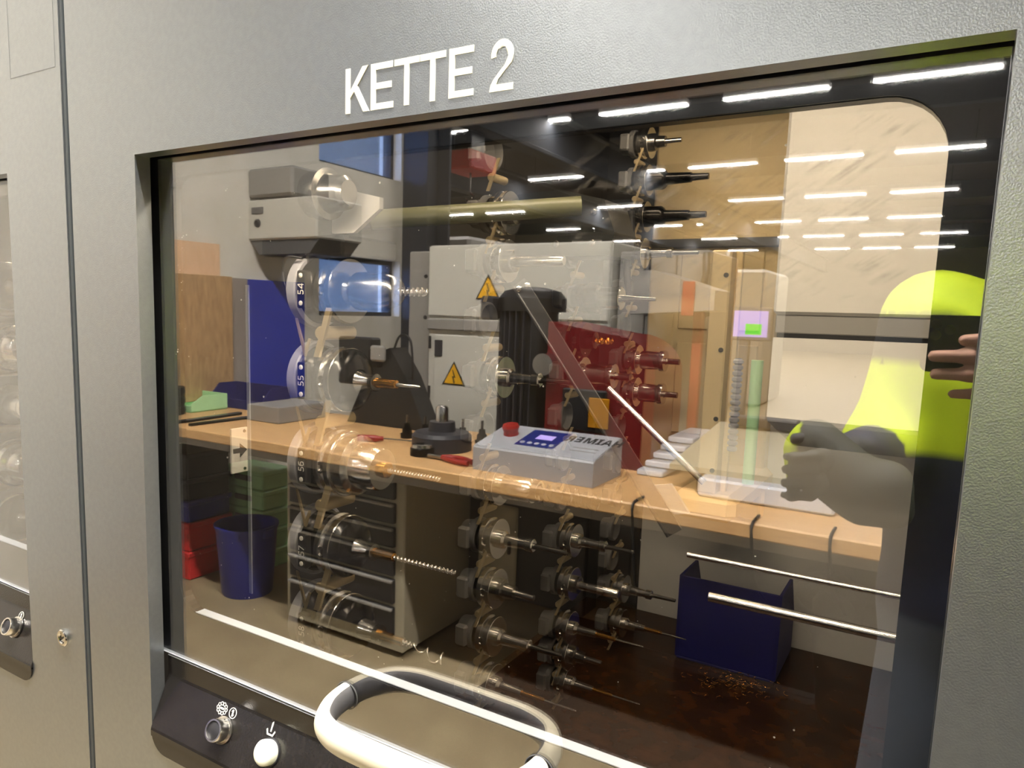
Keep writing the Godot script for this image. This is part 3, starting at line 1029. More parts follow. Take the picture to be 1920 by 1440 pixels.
func build_tool(kind: String) -> Node3D:
	var t := thing("tool_holder", "", "tool holder", Vector3.ZERO)
	match kind:
		"dome_pin", "dome_drill":
			flange(t, "chrome", 0.047)
			lp("dome", t, "black oxide", [[0.037, 0.040], [0.038, 0.0455], [0.042, 0.0445], [0.047, 0.040], [0.051, 0.032], [0.054, 0.022], [0.055, 0.017]], 40)
			lp("chuck", t, "chrome", [[0.036, 0.0240], [0.045, 0.0205], [0.052, 0.0165], [0.062, 0.0122], [0.072, 0.0100], [0.080, 0.0092], [0.080, 0]])
			lp("collar", t, "steel", [[0.077, 0.0105], [0.078, 0.0125], [0.085, 0.0125], [0.086, 0.0105], [0.086, 0]])
			lp("shank", t, "gold steel", [[0.085, 0.0072], [0.121, 0.0062], [0.122, 0.0045], [0.122, 0]])
			if kind == "dome_pin":
				lp("pin", t, "chrome", [[0.122, 0.0032], [0.158, 0.0024], [0.161, 0.001], [0.162, 0]], 16)
			else:
				drill(t, 0.122, 0.227, 0.0036, 8.0)
		"grey_cyl":
			flange(t, "steel", 0.046)
			lp("neck", t, "steel", [[0.037, 0.020], [0.045, 0.016], [0.052, 0.016]])
			lp("body", t, "steel", [[0.050, 0.0], [0.050, 0.024], [0.053, 0.0265], [0.100, 0.0265], [0.118, 0.021], [0.124, 0.014], [0.125, 0]])
			drill(t, 0.124, 0.170, 0.006, 3.0)
		"big_chuck":
			flange(t, "chrome", 0.048)
			lp("body", t, "chrome", [[0.037, 0.043], [0.038, 0.0445], [0.056, 0.0435], [0.060, 0.038], [0.062, 0.034], [0.096, 0.0315], [0.099, 0.029], [0.100, 0.012]], 44)
			lp("collar", t, "gold steel", [[0.099, 0.0115], [0.108, 0.0115], [0.109, 0.007], [0.109, 0]])
			drill(t, 0.108, 0.198, 0.0038, 9.0)
		"long_chuck":
			flange(t, "chrome", 0.047)
			lp("body", t, "dark steel", [[0.037, 0.041], [0.039, 0.0430], [0.052, 0.0425], [0.058, 0.038], [0.062, 0.028], [0.064, 0.018]], 44)
			lp("chuck", t, "chrome", [[0.062, 0.0165], [0.080, 0.0130], [0.092, 0.0105], [0.092, 0]])
			lp("collar", t, "steel", [[0.091, 0.014], [0.098, 0.014], [0.098, 0]])
			lp("shank", t, "gold steel", [[0.098, 0.0072], [0.140, 0.0066], [0.140, 0]])
			drill(t, 0.140, 0.165, 0.0042, 2.0)
			var st := S()
			var sw := []
			for k in 60:
				var f := k / 59.0
				sw.append(V(0.158 + 0.055 * f, -0.010 * f + 0.008 * cos(f * 14.0) * (0.4 + f), 0.008 * sin(f * 14.0) * (0.4 + f)))
			tube(st, sw, 0.0017, 6)
			part("metal_swarf", st, mats["chrome"], t, "curled metal swarf on the drill tip")
		"end_mill":
			flange(t)
			lp("body", t, "chrome", [[0.029, 0.020], [0.046, 0.020], [0.048, 0.026], [0.105, 0.026], [0.108, 0.024], [0.108, 0]])
			lp("nut", t, "chrome", [[0.106, 0.021], [0.122, 0.021], [0.124, 0.017], [0.124, 0]])
			drill(t, 0.122, 0.245, 0.017, 3.2, "dark steel", "cutter")
		"slim":
			flange(t)
			lp("body", t, "chrome", [[0.029, 0.019], [0.048, 0.018], [0.052, 0.013], [0.098, 0.0105], [0.099, 0]])
			lp("nut", t, "chrome", [[0.098, 0.0135], [0.112, 0.0135], [0.114, 0.011], [0.114, 0]])
			lp("cutter", t, "steel", [[0.113, 0.006], [0.182, 0.005], [0.184, 0.0]], 16)
		"slim_pin":
			flange(t)
			lp("body", t, "chrome", [[0.029, 0.018], [0.046, 0.017], [0.052, 0.011], [0.10, 0.0085], [0.10, 0]])
			lp("shank", t, "gold steel", [[0.10, 0.0062], [0.15, 0.0052], [0.15, 0]])
			lp("pin", t, "chrome", [[0.15, 0.003], [0.218, 0.0022], [0.22, 0]], 12)
		"short":
			flange(t)
			lp("body", t, "steel", [[0.029, 0.023], [0.036, 0.024], [0.05, 0.022], [0.053, 0.016], [0.075, 0.014], [0.075, 0]])
			lp("cutter", t, "chrome", [[0.075, 0.007], [0.118, 0.006], [0.118, 0]], 16)
		"bar":
			flange(t)
			lp("body", t, "steel", [[0.029, 0.022], [0.05, 0.021], [0.052, 0.0115], [0.052, 0]])
			lp("bar", t, "chrome", [[0.05, 0.0115], [0.148, 0.0108], [0.152, 0.008], [0.152, 0]])
		"shell_mill":
			flange(t, "dark steel", 0.034)
			lp("body", t, "black oxide", [[0.029, 0.033], [0.064, 0.034], [0.068, 0.031], [0.068, 0]])
			lp("arbor", t, "chrome", [[0.068, 0.026], [0.118, 0.026], [0.120, 0.024], [0.120, 0.009]])
			lp("cutter", t, "chrome", [[0.119, 0.0095], [0.152, 0.006], [0.200, 0.004], [0.2, 0]], 16)
			for k in 6:
				var st := S()
				box(st, V(0.040, 0.026, -0.006), V(0.068, 0.036, 0.006), 0.001, Transform3D(Basis(Vector3.RIGHT, TAU * k / 6), Vector3.ZERO))
				part("insert_seat", st, mats["dark steel"], t)
		"gold_drill":
			flange(t, "dark steel")
			lp("body", t, "black oxide", [[0.029, 0.022], [0.06, 0.02], [0.062, 0.012], [0.062, 0]])
			drill(t, -0.02 + 0.06, 0.105, 0.0085, 2.0, "gold steel")
		"dark_long":
			flange(t, "steel")
			lp("body", t, "dark steel", [[0.029, 0.028], [0.075, 0.027], [0.082, 0.022], [0.086, 0.016], [0.15, 0.013], [0.15, 0]])
			lp("cutter", t, "black oxide", [[0.15, 0.010], [0.195, 0.008], [0.195, 0]], 20)
		"collet":
			flange(t)
			lp("body", t, "chrome", [[0.029, 0.019], [0.042, 0.019], [0.044, 0.025], [0.047, 0.0255], [0.095, 0.0255], [0.098, 0.023], [0.098, 0]])
			lp("nut", t, "chrome", [[0.098, 0.0285], [0.106, 0.0295], [0.112, 0.0285], [0.113, 0.01]])
			lp("cutter", t, "steel", [[0.113, 0.008], [0.15, 0.008], [0.15, 0]], 16)
	return t

const TOOL_WORDS := {
	"dome_pin": "chrome holder with black dome and thin pin",
	"dome_drill": "chrome holder with black dome and twist drill",
	"grey_cyl": "plain grey cylinder holder with short twist drill",
	"big_chuck": "broad chrome chuck with thin drill",
	"long_chuck": "dark chuck with gold shank and curled metal swarf",
	"end_mill": "chrome holder with thick dark fluted cutter",
	"slim": "slim chrome holder with thin cutter",
	"slim_pin": "slim chrome holder with gold shank and needle tip",
	"short": "stubby steel holder with short cutter",
	"bar": "steel holder with straight chrome boring bar",
	"shell_mill": "black milling holder with chrome arbor",
	"gold_drill": "dark holder with golden twist drill",
	"dark_long": "dark steel holder with stepped black cutter",
	"collet": "wide chrome collet holder with ringed nut",
}

func put_tool(kind: String, x: float, y: float, z: float, run: String, nth: String) -> void:
	var lab: String = "%s, %s down on the %s chain run" % [TOOL_WORDS[kind], nth, run]
	var o: Node3D
	if tool_proto.has(kind):
		o = copy_of(tool_proto[kind], V(x, y, z), lab)
	else:
		o = build_tool(kind)
		tool_proto[kind] = o
		o.position = V(x, y, z)
		o.set_meta("label", lab)
	o.set_meta("group", "tool holders hanging in the chain pockets")

func added_strip_light() -> void:
	var l := thing("added_strip_light", "added strip light hidden under the window head inside the housing", "lamp", V(-0.42, 1.69, -0.075))  # added light without a known source, gives the tools their highlights
	var st := S()
	box(st, V(-0.80, 1.69, -0.085), V(-0.04, 1.70, -0.065), 0.002)
	part("rail", st, mats["lamp body"], l)
	st = S()
	box(st, V(-0.79, 1.687, -0.081), V(-0.05, 1.69, -0.069), 0.001)
	part("diffuser", st, mats["lamp diffuser"], l)
	var a := AreaLight3D.new()
	a.name = "added_strip_glow"
	a.area_size = Vector2(0.74, 0.012)
	a.light_color = Color(1.0, 0.93, 0.82)
	a.light_energy = 0.55
	a.area_range = 10.0
	a.shadow_enabled = true
	a.transform = Transform3D(Basis(Vector3.RIGHT, deg_to_rad(-70)), V(-0.42, 1.685, -0.075))
	add_child(a, true)

const NTH := ["first", "second", "third", "fourth", "fifth", "sixth", "seventh", "eighth", "ninth", "tenth"]

func run_of_tools(run: String, z: float, list: Array) -> void:
	for k in list.size():
		put_tool(list[k][1], X0 + (list[k][2] if list[k].size() > 2 else 0.0), list[k][0], z, run, NTH[k])

func steps(y: float, d: float, n: int) -> Array:
	var a := []
	for k in n:
		a.append(y - d * k)
	return a

func chains_and_tools() -> void:
	added_strip_light()
	chain("front run of the tool chain with white pockets and black number tags", X0, -0.25, [1.5215, 1.3945, 1.272, 1.147, 1.025, 0.90], 54, true)
	chain("second run of the tool chain, right behind the front run", X0, -0.7, [1.80, 1.684, 1.594, 1.480, 1.371, 1.263, 1.155, 1.045, 0.94, 0.838, 0.735], 0)
	chain("third run of the tool chain, deep in the housing", X0, -1.08, [1.64, 1.535, 1.437, 1.356, 1.25, 1.15, 1.05, 0.945, 0.834, 0.72, 0.65, 0.575], 0)
	chain("rearmost run of the tool chain near the cream back wall", X0, -1.45, [1.96, 1.862, 1.765, 1.667, 1.57, 1.47, 1.375, 1.284, 1.18, 1.08, 0.98, 0.88, 0.79, 0.705, 0.6], 0)
	run_of_tools("front", -0.25, [[1.5215, "grey_cyl"], [1.3945, "dome_pin"], [1.272, "big_chuck"], [1.147, "dome_drill"], [1.025, "long_chuck"]])
	run_of_tools("second", -0.7, [[1.684, "short"], [1.594, "bar"], [1.371, "slim"], [1.155, "end_mill"], [1.045, "slim"], [0.94, "short"], [0.838, "slim"], [0.735, "slim_pin"]])
	run_of_tools("third", -1.08, [[1.535, "shell_mill"], [1.437, "gold_drill"], [1.356, "collet"], [0.945, "slim"], [0.834, "bar"], [0.72, "slim_pin"], [0.65, "short"], [0.575, "slim_pin"]])
	run_of_tools("rearmost", -1.45, [[1.96, "short"], [1.862, "dark_long"], [1.765, "dark_long"], [1.667, "slim"], [1.375, "collet"], [1.284, "collet"], [0.705, "slim"], [0.6, "slim_pin"]])
	# the neighbouring magazine behind the left window
	chain("tool chain behind the window at the left edge", -1.60, -0.2, [1.52, 1.401, 1.286, 1.168, 1.054], 0)
	for e in [[1.52, "dome_pin"], [1.401, "big_chuck"], [1.286, "collet"], [1.168, "big_chuck"], [1.054, "dome_drill"]]:
		put_tool(e[1], -1.60, e[0], -0.2, "left window's", NTH[int(round((1.52 - e[0]) / 0.117))])

# ---------------------------------------------------------------- other things in the housing
func interior_details() -> void:
	# olive guide pipe with clamp bracket
	var p := thing("guide_pipe", "thick olive grey pipe running across the top of the housing", "pipe", V(-0.75, 1.68, -0.6))
	var a := V(-0.93, 1.655, -0.5); var b := V(-0.5766, 1.690, -0.7)
	var st := S()
	cyl(st, a, b, 0.0175, 0.0175, 28)
	part("pipe", st, mats["pipe green"], p)
	st = S()
	lathe(st, axis(a.lerp(b, 0.04), b - a), [Vector2(-0.012, 0), Vector2(-0.012, 0.026), Vector2(0.012, 0.026), Vector2(0.012, 0)], 28)
	part("clamp", st, mats["steel"], p)
	# chain head bracket with cable, over the front run
	var k := thing("chain_bracket", "grey bracket with round hubs and looped cable above the front chain run", "bracket", V(-0.76, 1.62, -0.24))
	st = S()
	box(st, V(-0.86, 1.568, -0.33), V(-0.70, 1.596, -0.21), 0.004)
	part("base_bar", st, mats["dark steel"], k)
	st = S()
	box(st, V(-0.80, 1.535, -0.26), V(-0.775, 1.572, -0.22), 0.003)
	part("post", st, mats["grey trim"], k)
	st = S()
	lathe(st, axis(V(-0.735, 1.648, -0.20), V(1, 0, 0)), [Vector2(-0.01, 0), Vector2(-0.01, 0.03), Vector2(0.006, 0.034), Vector2(0.02, 0.034), Vector2(0.022, 0.026), Vector2(0.05, 0.022), Vector2(0.055, 0.016), Vector2(0.055, 0)], 28)
	part("hub", st, mats["steel"], k)
	st = S()
	extrude(st, [V2(-0.74, 1.60), V2(-0.70, 1.60), V2(-0.655, 1.630), V2(-0.655, 1.645), V2(-0.72, 1.66), V2(-0.74, 1.64)], -0.24, -0.232)
	part("cheek_plate", st, mats["cabinet grey"], k)
	st = S()
	tube(st, smooth([V(-0.775, 1.565, -0.21), V(-0.795, 1.566, -0.2), V(-0.803, 1.55, -0.2), V(-0.80, 1.53, -0.2), V(-0.792, 1.515, -0.2)]), 0.0022, 8)
	part("cable", st, mats["cable"], k)
	var dv := thing("chain_drive", "dark drive box at the head of the rear chain runs", "drive", V(-0.72, 1.68, -0.92))
	st = S()
	extrude(st, [V2(-0.80, 1.615), V2(-0.585, 1.615), V2(-0.575, 1.66), V2(-0.60, 1.725), V2(-0.70, 1.75), V2(-0.80, 1.745)], -0.98, -0.86)
	part("casing", st, mats["drive dark"], dv)
	for e in [V(-0.62, 1.64, -0.86), V(-0.62, 1.70, -0.86), V(-0.70, 1.64, -0.86)]:
		st = S()
		lathe(st, axis(e, V(0, 0, 1)), [Vector2(0, 0.007), Vector2(0.004, 0.007), Vector2(0.005, 0.005), Vector2(0.005, 0)], 6)
		part("bolt", st, mats["steel"], dv)
	# diagonal strut and rod
	var d := thing("diagonal_strut", "dark steel angle strut slanting down across the middle of the housing", "strut", V(-0.37, 1.39, -0.3))
	var s0 := V(-0.482, 1.532, -0.30); var s1 := V(-0.258, 1.238, -0.30)
	var dir := (s1 - s0).normalized()
	var nrm := V(-dir.y, dir.x, 0)
	var bx := Transform3D(Basis(dir, nrm, V(0, 0, 1)), s0)
	st = S()
	box(st, V(0, -0.0015, -0.022), V(s0.distance_to(s1), 0.0015, 0.0), 0.0004, bx)
	box(st, V(0, -0.0015, -0.0015), V(s0.distance_to(s1), 0.018, 0.0015), 0.0004, bx)
	part("angle", st, mats["strut steel"], d)
	st = S()
	cyl(st, bx * V(0, -0.0015, 0.0), bx * V(s0.distance_to(s1), -0.0015, 0.0), 0.0026)
	part("edge_bead", st, mats["strut steel"], d)
	for e in [[0.004, 0.004], [0.004, 0.016]]:
		st = S()
		lathe(st, axis(bx * V(0.006 + e[1] * 0.3, e[1], 0.0015), V(0, 0, 1)), [Vector2(0, 0.0045), Vector2(0.003, 0.0045), Vector2(0.004, 0.003), Vector2(0.004, 0)], 6)
		part("bolt", st, mats["chrome"], d)
	st = S()
	extrude(st, [V2(-0.285, 1.295), V2(-0.262, 1.300), V2(-0.238, 1.268), V2(-0.262, 1.262), V2(-0.287, 1.276)], -0.31, -0.305)
	part("foot_plate", st, mats["cabinet grey"], d)
	st = S()
	cyl(st, V(-0.362, 1.405, -0.34), V(-0.232, 1.30, -0.34), 0.0042)
	solo("push_rod", st, mats["chrome"], "thin bright rod slanting parallel beside the dark angle strut", "rod")
	# white hatch box with slot
	var h := thing("hatch_box", "large white box with dark horizontal slot on the right in the housing", "box", V(-0.1, 1.6, -1.15))
	st = S()
	box(st, V(-0.293, 1.508, -1.35), V(0.30, 2.09, -1.0), 0.006)
	part("upper_cover", st, mats["white paint"], h)
	st = S()
	box(st, V(-0.288, 1.472, -1.34), V(0.30, 1.508, -1.008), 0.002)
	part("grey_band", st, mats["cabinet grey"], h)
	st = S()
	box(st, V(-0.286, 1.463, -1.34), V(0.30, 1.472, -1.02))
	part("slot", st, mats["black gap"], h)
	st = S()
	var pf := [V2(-1.0, 1.463), V2(-1.0, 1.305), V2(-1.012, 1.295), V2(-1.34, 1.20), V2(-1.34, 1.463)]
	extrude(st, pf, -0.289, 0.30, Transform3D(Basis(V(0, 0, 1), V(0, 1, 0), V(1, 0, 0)), Vector3.ZERO))
	part("lower_cover", st, mats["white paint"], h)
	# cream frame column with bolts, and cream cabinet panels behind
	var c := thing("frame_column", "cream painted upright column with bolt holes in the rear of the housing", "column", V(-0.47, 1.2, -1.3))
	st = S()
	box(st, V(-0.500, 1.06, -1.36), V(-0.452, 1.66, -1.30), 0.004)
	box(st, V(-0.452, 1.06, -1.36), V(-0.436, 1.66, -1.345), 0.002)
	box(st, V(-0.56, 0.99, -1.785), V(-0.40, 1.06, -1.29), 0.02)
	part("post", st, mats["cream paint"], c)
	for y in [1.12, 1.25, 1.42, 1.60]:
		st = S()
		lathe(st, axis(V(-0.462, y, -1.30), V(0, 0, 1)), [Vector2(0, 0.006), Vector2(0.002, 0.006), Vector2(0.002, 0.0)], 12)
		part("bolt", st, mats["ink"], c)
	var w := thing("cream_cabinet", "cream yellow sheet cabinet with seam lines against the rear wall", "cabinet", V(-0.62, 1.5, -1.72))
	st = S()
	box(st, V(-0.80, 0.9, -1.785), V(-0.42, 2.08, -1.72), 0.006)
	part("body", st, mats["cream paint"], w)
	for e in [[-0.70, -0.46, 1.60], [-0.70, -0.46, 1.28]]:
		st = S()
		box(st, V(e[0], e[2] - 0.14, -1.72), V(e[1], e[2] + 0.14, -1.712), 0.003)
		part("door", st, mats["cream paint"], w)
	st = S()
	box(st, V(-0.80, 1.70, -1.712), V(0.45, 1.728, -1.69), 0.004)
	solo("cross_rail", st, mats["grey trim"], "dark grey horizontal rail across the rear wall under the bright upper part", "rail")
	# ribbed hose, green tube and black hoses
	st = S()
	for q in 16:
		lathe(st, axis(V(-0.412, 1.18 + 0.014 * q, -1.27), V(0, 1, 0)), [Vector2(0, 0.008), Vector2(0.003, 0.012), Vector2(0.009, 0.012), Vector2(0.012, 0.008), Vector2(0.014, 0.008)], 16)
	solo("ribbed_hose", st, mats["white plastic"], "white ribbed hose standing upright beside the cream column", "hose")
	st = S()
	cyl(st, V(-0.375, 1.10, -1.30), V(-0.375, 1.40, -1.30), 0.014)
	solo("green_tube", st, mats["green plastic"], "plain green upright tube between ribbed hose and white box", "tube")
	st = S()
	tube(st, smooth([V(-0.735, 1.77, -1.36), V(-0.73, 1.70, -1.36), V(-0.738, 1.64, -1.36), V(-0.73, 1.56, -1.36)]), 0.010, 12)
	solo("black_hose", st, mats["cable"], "short black hose hanging upright by the rear chain run", "hose")
	# guide rods
	for y in [1.0565, 0.985]:
		var g := thing("guide_rod", "upper polished guide rod low on the right in the housing" if y > 1.0 else "lower polished guide rod low on the right in the housing", "rod", V(-0.15, y, -0.8))
		st = S()
		cyl(st, V(-0.372 if y > 1 else -0.327, y, -0.8), V(0.2, y, -0.8), 0.005 if y > 1 else 0.009, -1, 24)
		part("rod", st, mats["chrome"], g)
		st = S()
		lathe(st, axis(V(0.02, y, -0.8), V(1, 0, 0)), [Vector2(-0.02, 0.011), Vector2(-0.02, 0.02), Vector2(0.02, 0.02), Vector2(0.02, 0.011)], 24)
		part("clamp_ring", st, mats["black oxide"], g)
	# arrow sign on the partition
	var sgn := thing("arrow_sign", "small white upright plate with black arrow on the dark partition", "sign", V(-0.98, 1.26, -0.27))
	st = S()
	box(st, V(-0.985, 1.218, -0.2865), V(-0.9805, 1.294, -0.2525), 0.0008)
	part("plate", st, mats["white print"], sgn)
	st = S()
	var sx := Transform3D(Basis(V(0, 0, -1), V(0, 1, 0), V(1, 0, 0)), V(-0.9805, 1.256, -0.2695))
	extrude(st, [V2(-0.014, 0.004), V2(0.0, 0.004), V2(0.0, 0.012), V2(0.015, 0.0), V2(0.0, -0.012), V2(0.0, -0.004), V2(-0.014, -0.004)], 0, 0.0006, sx)
	part("arrow", st, mats["ink"], sgn, "black arrow pointing into the housing")
	for y in [-0.032, 0.032]:
		st = S()
		lathe(st, axis(sx * V(0.010, y, 0), V(1, 0, 0)), [Vector2(0, 0.0028), Vector2(0.0015, 0.0022), Vector2(0.0015, 0)], 12)
		part("screw", st, mats["dark steel"], sgn)
	st = S()
	box(st, V(-0.985, 1.0, -0.291), V(-0.977, 1.53, -0.2885), 0.0006)
	solo("sheet_edge", st, mats["ledge metal"], "thin upright bright sheet edge along the dark partition", "edge strip")
	bin("dark blue open fronted bin standing on the oily floor behind the guide rods", "blue plastic", V(-0.445, 0.511, -1.63), V(0.27, 0.25, 0.24))
	# metal chips on the sump floor
	st = S()
	var rng := RandomNumberGenerator.new()
	rng.seed = 12
	for q in 90:
		var o := V(-0.40 + rng.randfn(0, 0.05), 0.512, -1.44 + rng.randfn(0, 0.05))
		var pts := []
		var r := 0.003 + rng.randf() * 0.006
		var ph := rng.randf() * TAU
		for e in 7:
			var t := ph + e * 0.7
			pts.append(o + V(cos(t) * r, 0.002 + e * 0.0012, sin(t) * r))
		tube(st, pts, 0.0012, 5)
	var ch := solo("metal_chips", st, mats["gold steel"], "scatter of shiny curled metal chips on the oily brown floor", "metal chips")
	ch.set_meta("kind", "stuff")

# ---------------------------------------------------------------- the bench behind the photographer
func bench_and_things() -> void:
	var b := thing("workbench", "long beech topped workbench standing opposite the machine, seen mirrored in the window", "workbench", V(-1.4, 0, 2.05))
	var st := S()
	box(st, V(-3.66, 0.852, 1.632), V(1.6, 0.9, 2.49), 0.005)
	part("worktop", st, mats["beech"], b)
	for x in [-3.55, 0.35, 1.45]:
		for z in [1.75, 2.4]:
			st = S()
			box(st, V(x - 0.03, 0, z - 0.03), V(x + 0.03, 0.852, z + 0.03), 0.004)
			part("leg", st, mats["cabinet grey"], b)
	st = S()
	box(st, V(-3.55, 0.79, 1.74), V(1.45, 0.85, 1.76), 0.003)
	part("apron", st, mats["cabinet grey"], b)
	st = S()
	box(st, V(-1.05, 0.04, 2.45), V(1.55, 0.85, 2.47), 0.003)
	part("added_rear_panel", st, mats["dark plastic"], b)  # added dark panel, keeps light from the hall floor out of the mirror image
	# drawer cabinet
	var d := thing("drawer_cabinet", "olive grey cabinet with a column of black drawers under the bench", "cabinet", V(-2.18, 0, 2.1))
	st = S()
	box(st, V(-2.535, 0.03, 1.80), V(-1.84, 0.85, 2.44), 0.006)
	part("body", st, mats["cabinet olive"], d)
	var hs := [0.10, 0.10, 0.10, 0.12, 0.12, 0.14]
	var y := 0.79
	for k in hs.size():
		st = S()
		box(st, V(-2.50, y - hs[k] + 0.012, 1.782), V(-1.885, y, 1.802), 0.004)
		var dr := part("drawer", st, mats["drawer front"], d)
		st = S()
		box(st, V(-2.50, y - 0.014, 1.768), V(-1.885, y - 0.002, 1.784), 0.003)
		part("handle", st, mats["cabinet grey"], dr)
		y -= hs[k] + 0.004
	# balancing device
	var h := thing("balancing_device", "light grey wedge shaped bench device lettered HAIMER with blue keypad", "device", V(-1.23, 0.9, 1.86))
	st = S()
	extrude(st, [V2(1.738, 0.901), V2(1.738, 0.986), V2(1.744, 0.993), V2(1.99, 1.043), V2(2.0, 1.04), V2(2.0, 0.901)], -1.475, -0.984, Transform3D(Basis(V(0, 0, 1), V(0, 1, 0), V(-1, 0, 0)), V(-2.459, 0, 0)))
	part("housing", st, mats["device grey"], h)
	var up := V(0, 0.05, 0.246).normalized()
	var face := Transform3D(Basis(V(-1, 0, 0), up, V(-1, 0, 0).cross(up).normalized()), V(-1.23, 1.018, 1.867))
	st = S()
	box(st, V(-0.243, -0.122, 0.0), V(0.243, 0.122, 0.003), 0.001, face)
	part("top_plate", st, mats["device top"], h)
	st = S()
	box(st, V(-0.06, -0.075, 0.003), V(0.10, 0.095, 0.005), 0.001, face)
	var kp := part("keypad", st, mats["panel blue"], h)
	st = S()
	box(st, V(-0.02, 0.0, 0.005), V(0.05, 0.045, 0.006), 0.0005, face)
	part("display", st, mats["lilac screen"], kp)
	for k in 5:
		st = S()
		lathe(st, face * axis(V(-0.04 + 0.03 * k, -0.045, 0.005), V(0, 0, 1)), [Vector2(0, 0.010), Vector2(0.002, 0.009), Vector2(0.002, 0)], 14)
		part("key", st, mats["device top"], kp)
	st = S()
	lathe(st, face * axis(V(0.165, 0.02, 0.003), V(0, 0, 1)), [Vector2(0, 0.03), Vector2(0.012, 0.028), Vector2(0.03, 0.034), Vector2(0.04, 0.03), Vector2(0.044, 0)], 24)
	part("stop_knob", st, mats["red tool"], h, "red brown mushroom knob")
	for e in [["HAIMER", 0.0024, 0.052, true], ["Tool Dynamic", 0.0006, -0.005, false]]:
		if e[0] != "HAIMER":
			continue
		var tm := TextMesh.new()
		tm.text = e[0]
		tm.font = sans(true)
		tm.font_size = 24
		tm.pixel_size = e[1]
		tm.depth = 0.001
		tm.material = mats["ink"]
		var o := MeshInstance3D.new()
		o.name = "lettering"
		o.mesh = tm
		h.add_child(o, true)
		o.transform = face * Transform3D(Basis.from_scale(V(1.0, 1.35, 1.0)), V(-0.17, e[2], 0.0036))
		o.position -= h.position
	for k in 2:
		st = S()
		box(st, V(-0.22, -0.03 - 0.03 * k, 0.003), V(-0.12, -0.024 - 0.03 * k, 0.0036), 0.0002, face)
		part("fine_print", st, mats["cabinet grey"], h)
	# shrink machine: finned black motor, red housing
	var m := thing("finned_motor", "tall black finned motor column with domed top behind the grey device", "motor", V(-1.5, 0.9, 2.22))
	st = S()
	lathe(st, axis(V(-1.51, 0.9, 2.24), V(0, 1, 0)), [Vector2(0, 0.112), Vector2(0.62, 0.112), Vector2(0.66, 0.10), Vector2(0.69, 0.05), Vector2(0.70, 0)], 32)
	part("core", st, mats["black plastic"], m)
	for k in 18:
		var t := PI * 0.85 + PI * 1.3 * k / 17.0
		st = S()
		box(st, V(0.108, 0, -0.003), V(0.140, 0.55, 0.003), 0.001, Transform3D(Basis(Vector3.UP, t - PI * 0.5), V(-1.51, 0.96, 2.24)))
		part("fin", st, mats["dark plastic"], m)
	st = S()
	lathe(st, axis(V(-1.51, 1.50, 2.24), V(0, 1, 0)), [Vector2(0, 0.11), Vector2(0, 0.145), Vector2(0.055, 0.145), Vector2(0.085, 0.12), Vector2(0.10, 0.06), Vector2(0.105, 0)], 32)
	part("fan_cover", st, mats["black plastic"], m)
	st = S()
	box(st, V(-1.69, 1.46, 2.10), V(-1.63, 1.56, 2.18), 0.01)
	part("terminal_box", st, mats["dark plastic"], m)
	var r := thing("red_machine", "dark red rounded machine housing with amber window beside the black motor", "machine", V(-1.14, 0.9, 2.3))
	st = S()
	var arc := [V2(-1.37, 0.9), V2(-0.915, 0.9), V2(-0.912, 1.12)]
	for k in 9:
		var t := PI / 2 * k / 8.0
		arc.append(V2(-1.10 + 0.185 * cos(t), 1.27 + 0.15 * sin(t)))
	arc.append_array([V2(-1.37, 1.462)])
	extrude(st, arc, 2.12, 2.46)
	part("housing", st, mats["red housing"], r)
	st = S()
	box(st, V(-1.29, 1.03, 2.105), V(-1.10, 1.20, 2.122), 0.006)
	part("door_frame", st, mats["black plastic"], r)
	st = S()
	box(st, V(-1.17, 1.05, 2.10), V(-1.085, 1.17, 2.107), 0.003)
	part("amber_window", st, mats["amber glass"], r)
	st = S()
	cyl(st, V(-1.36, 1.29, 2.06), V(-1.36, 1.29, 2.12), 0.045)
	part("front_ring", st, mats["chrome"], r)
	# dark brush mat / chuck block left of the device
	var bl := thing("clamping_block", "dark rounded clamping block left of the grey device on the bench", "block", V(-1.8, 0.9, 1.98))
	st = S()
	lathe(st, axis(V(-1.80, 0.901, 2.0), V(0, 1, 0)), [Vector2(0, 0), Vector2(0, 0.13), Vector2(0.06, 0.13), Vector2(0.075, 0.115), Vector2(0.08, 0.06), Vector2(0.12, 0.055), Vector2(0.12, 0)], 28)
	part("body", st, mats["dark plastic"], bl)
	st = S()
	lathe(st, axis(V(-1.80, 1.02, 2.0), V(0, 1, 0)), [Vector2(0, 0.03), Vector2(0.06, 0.028), Vector2(0.07, 0.02), Vector2(0.07, 0)], 20)
	part("spindle", st, mats["chrome"], bl)
	var bp := thing("bench_clamp", "black bench clamp with square head and cable, left of the pale cabinet", "clamp", V(-2.4, 0.9, 2.35))
	st = S()
	box(st, V(-2.68, 1.10, 2.3), V(-2.45, 1.345, 2.38), 0.01)
	part("head_plate", st, mats["black plastic"], bp)
	st = S()
	extrude(st, [V2(-2.62, 0.901), V2(-2.12, 0.901), V2(-2.14, 0.96), V2(-2.24, 1.16), V2(-2.34, 1.30), V2(-2.46, 1.26), V2(-2.52, 1.1)], 2.31, 2.44)
	part("body", st, mats["black plastic"], bp)
	st = S()
	box(st, V(-2.46, 1.20, 2.28), V(-2.38, 1.29, 2.31), 0.008)
	part("jaw", st, mats["dark steel"], bp)
	st = S()
	box(st, V(-2.44, 1.23, 2.27), V(-2.35, 1.31, 2.30), 0.01)
	part("grey_knob", st, mats["cabinet grey"], bp)
	st = S()
	tube(st, smooth([V(-2.35, 1.28, 2.35), V(-2.31, 1.36, 2.35), V(-2.25, 1.35, 2.35), V(-2.23, 1.26, 2.35), V(-2.235, 1.12, 2.36)]), 0.006, 8)
	part("cable", st, mats["cable"], bp)
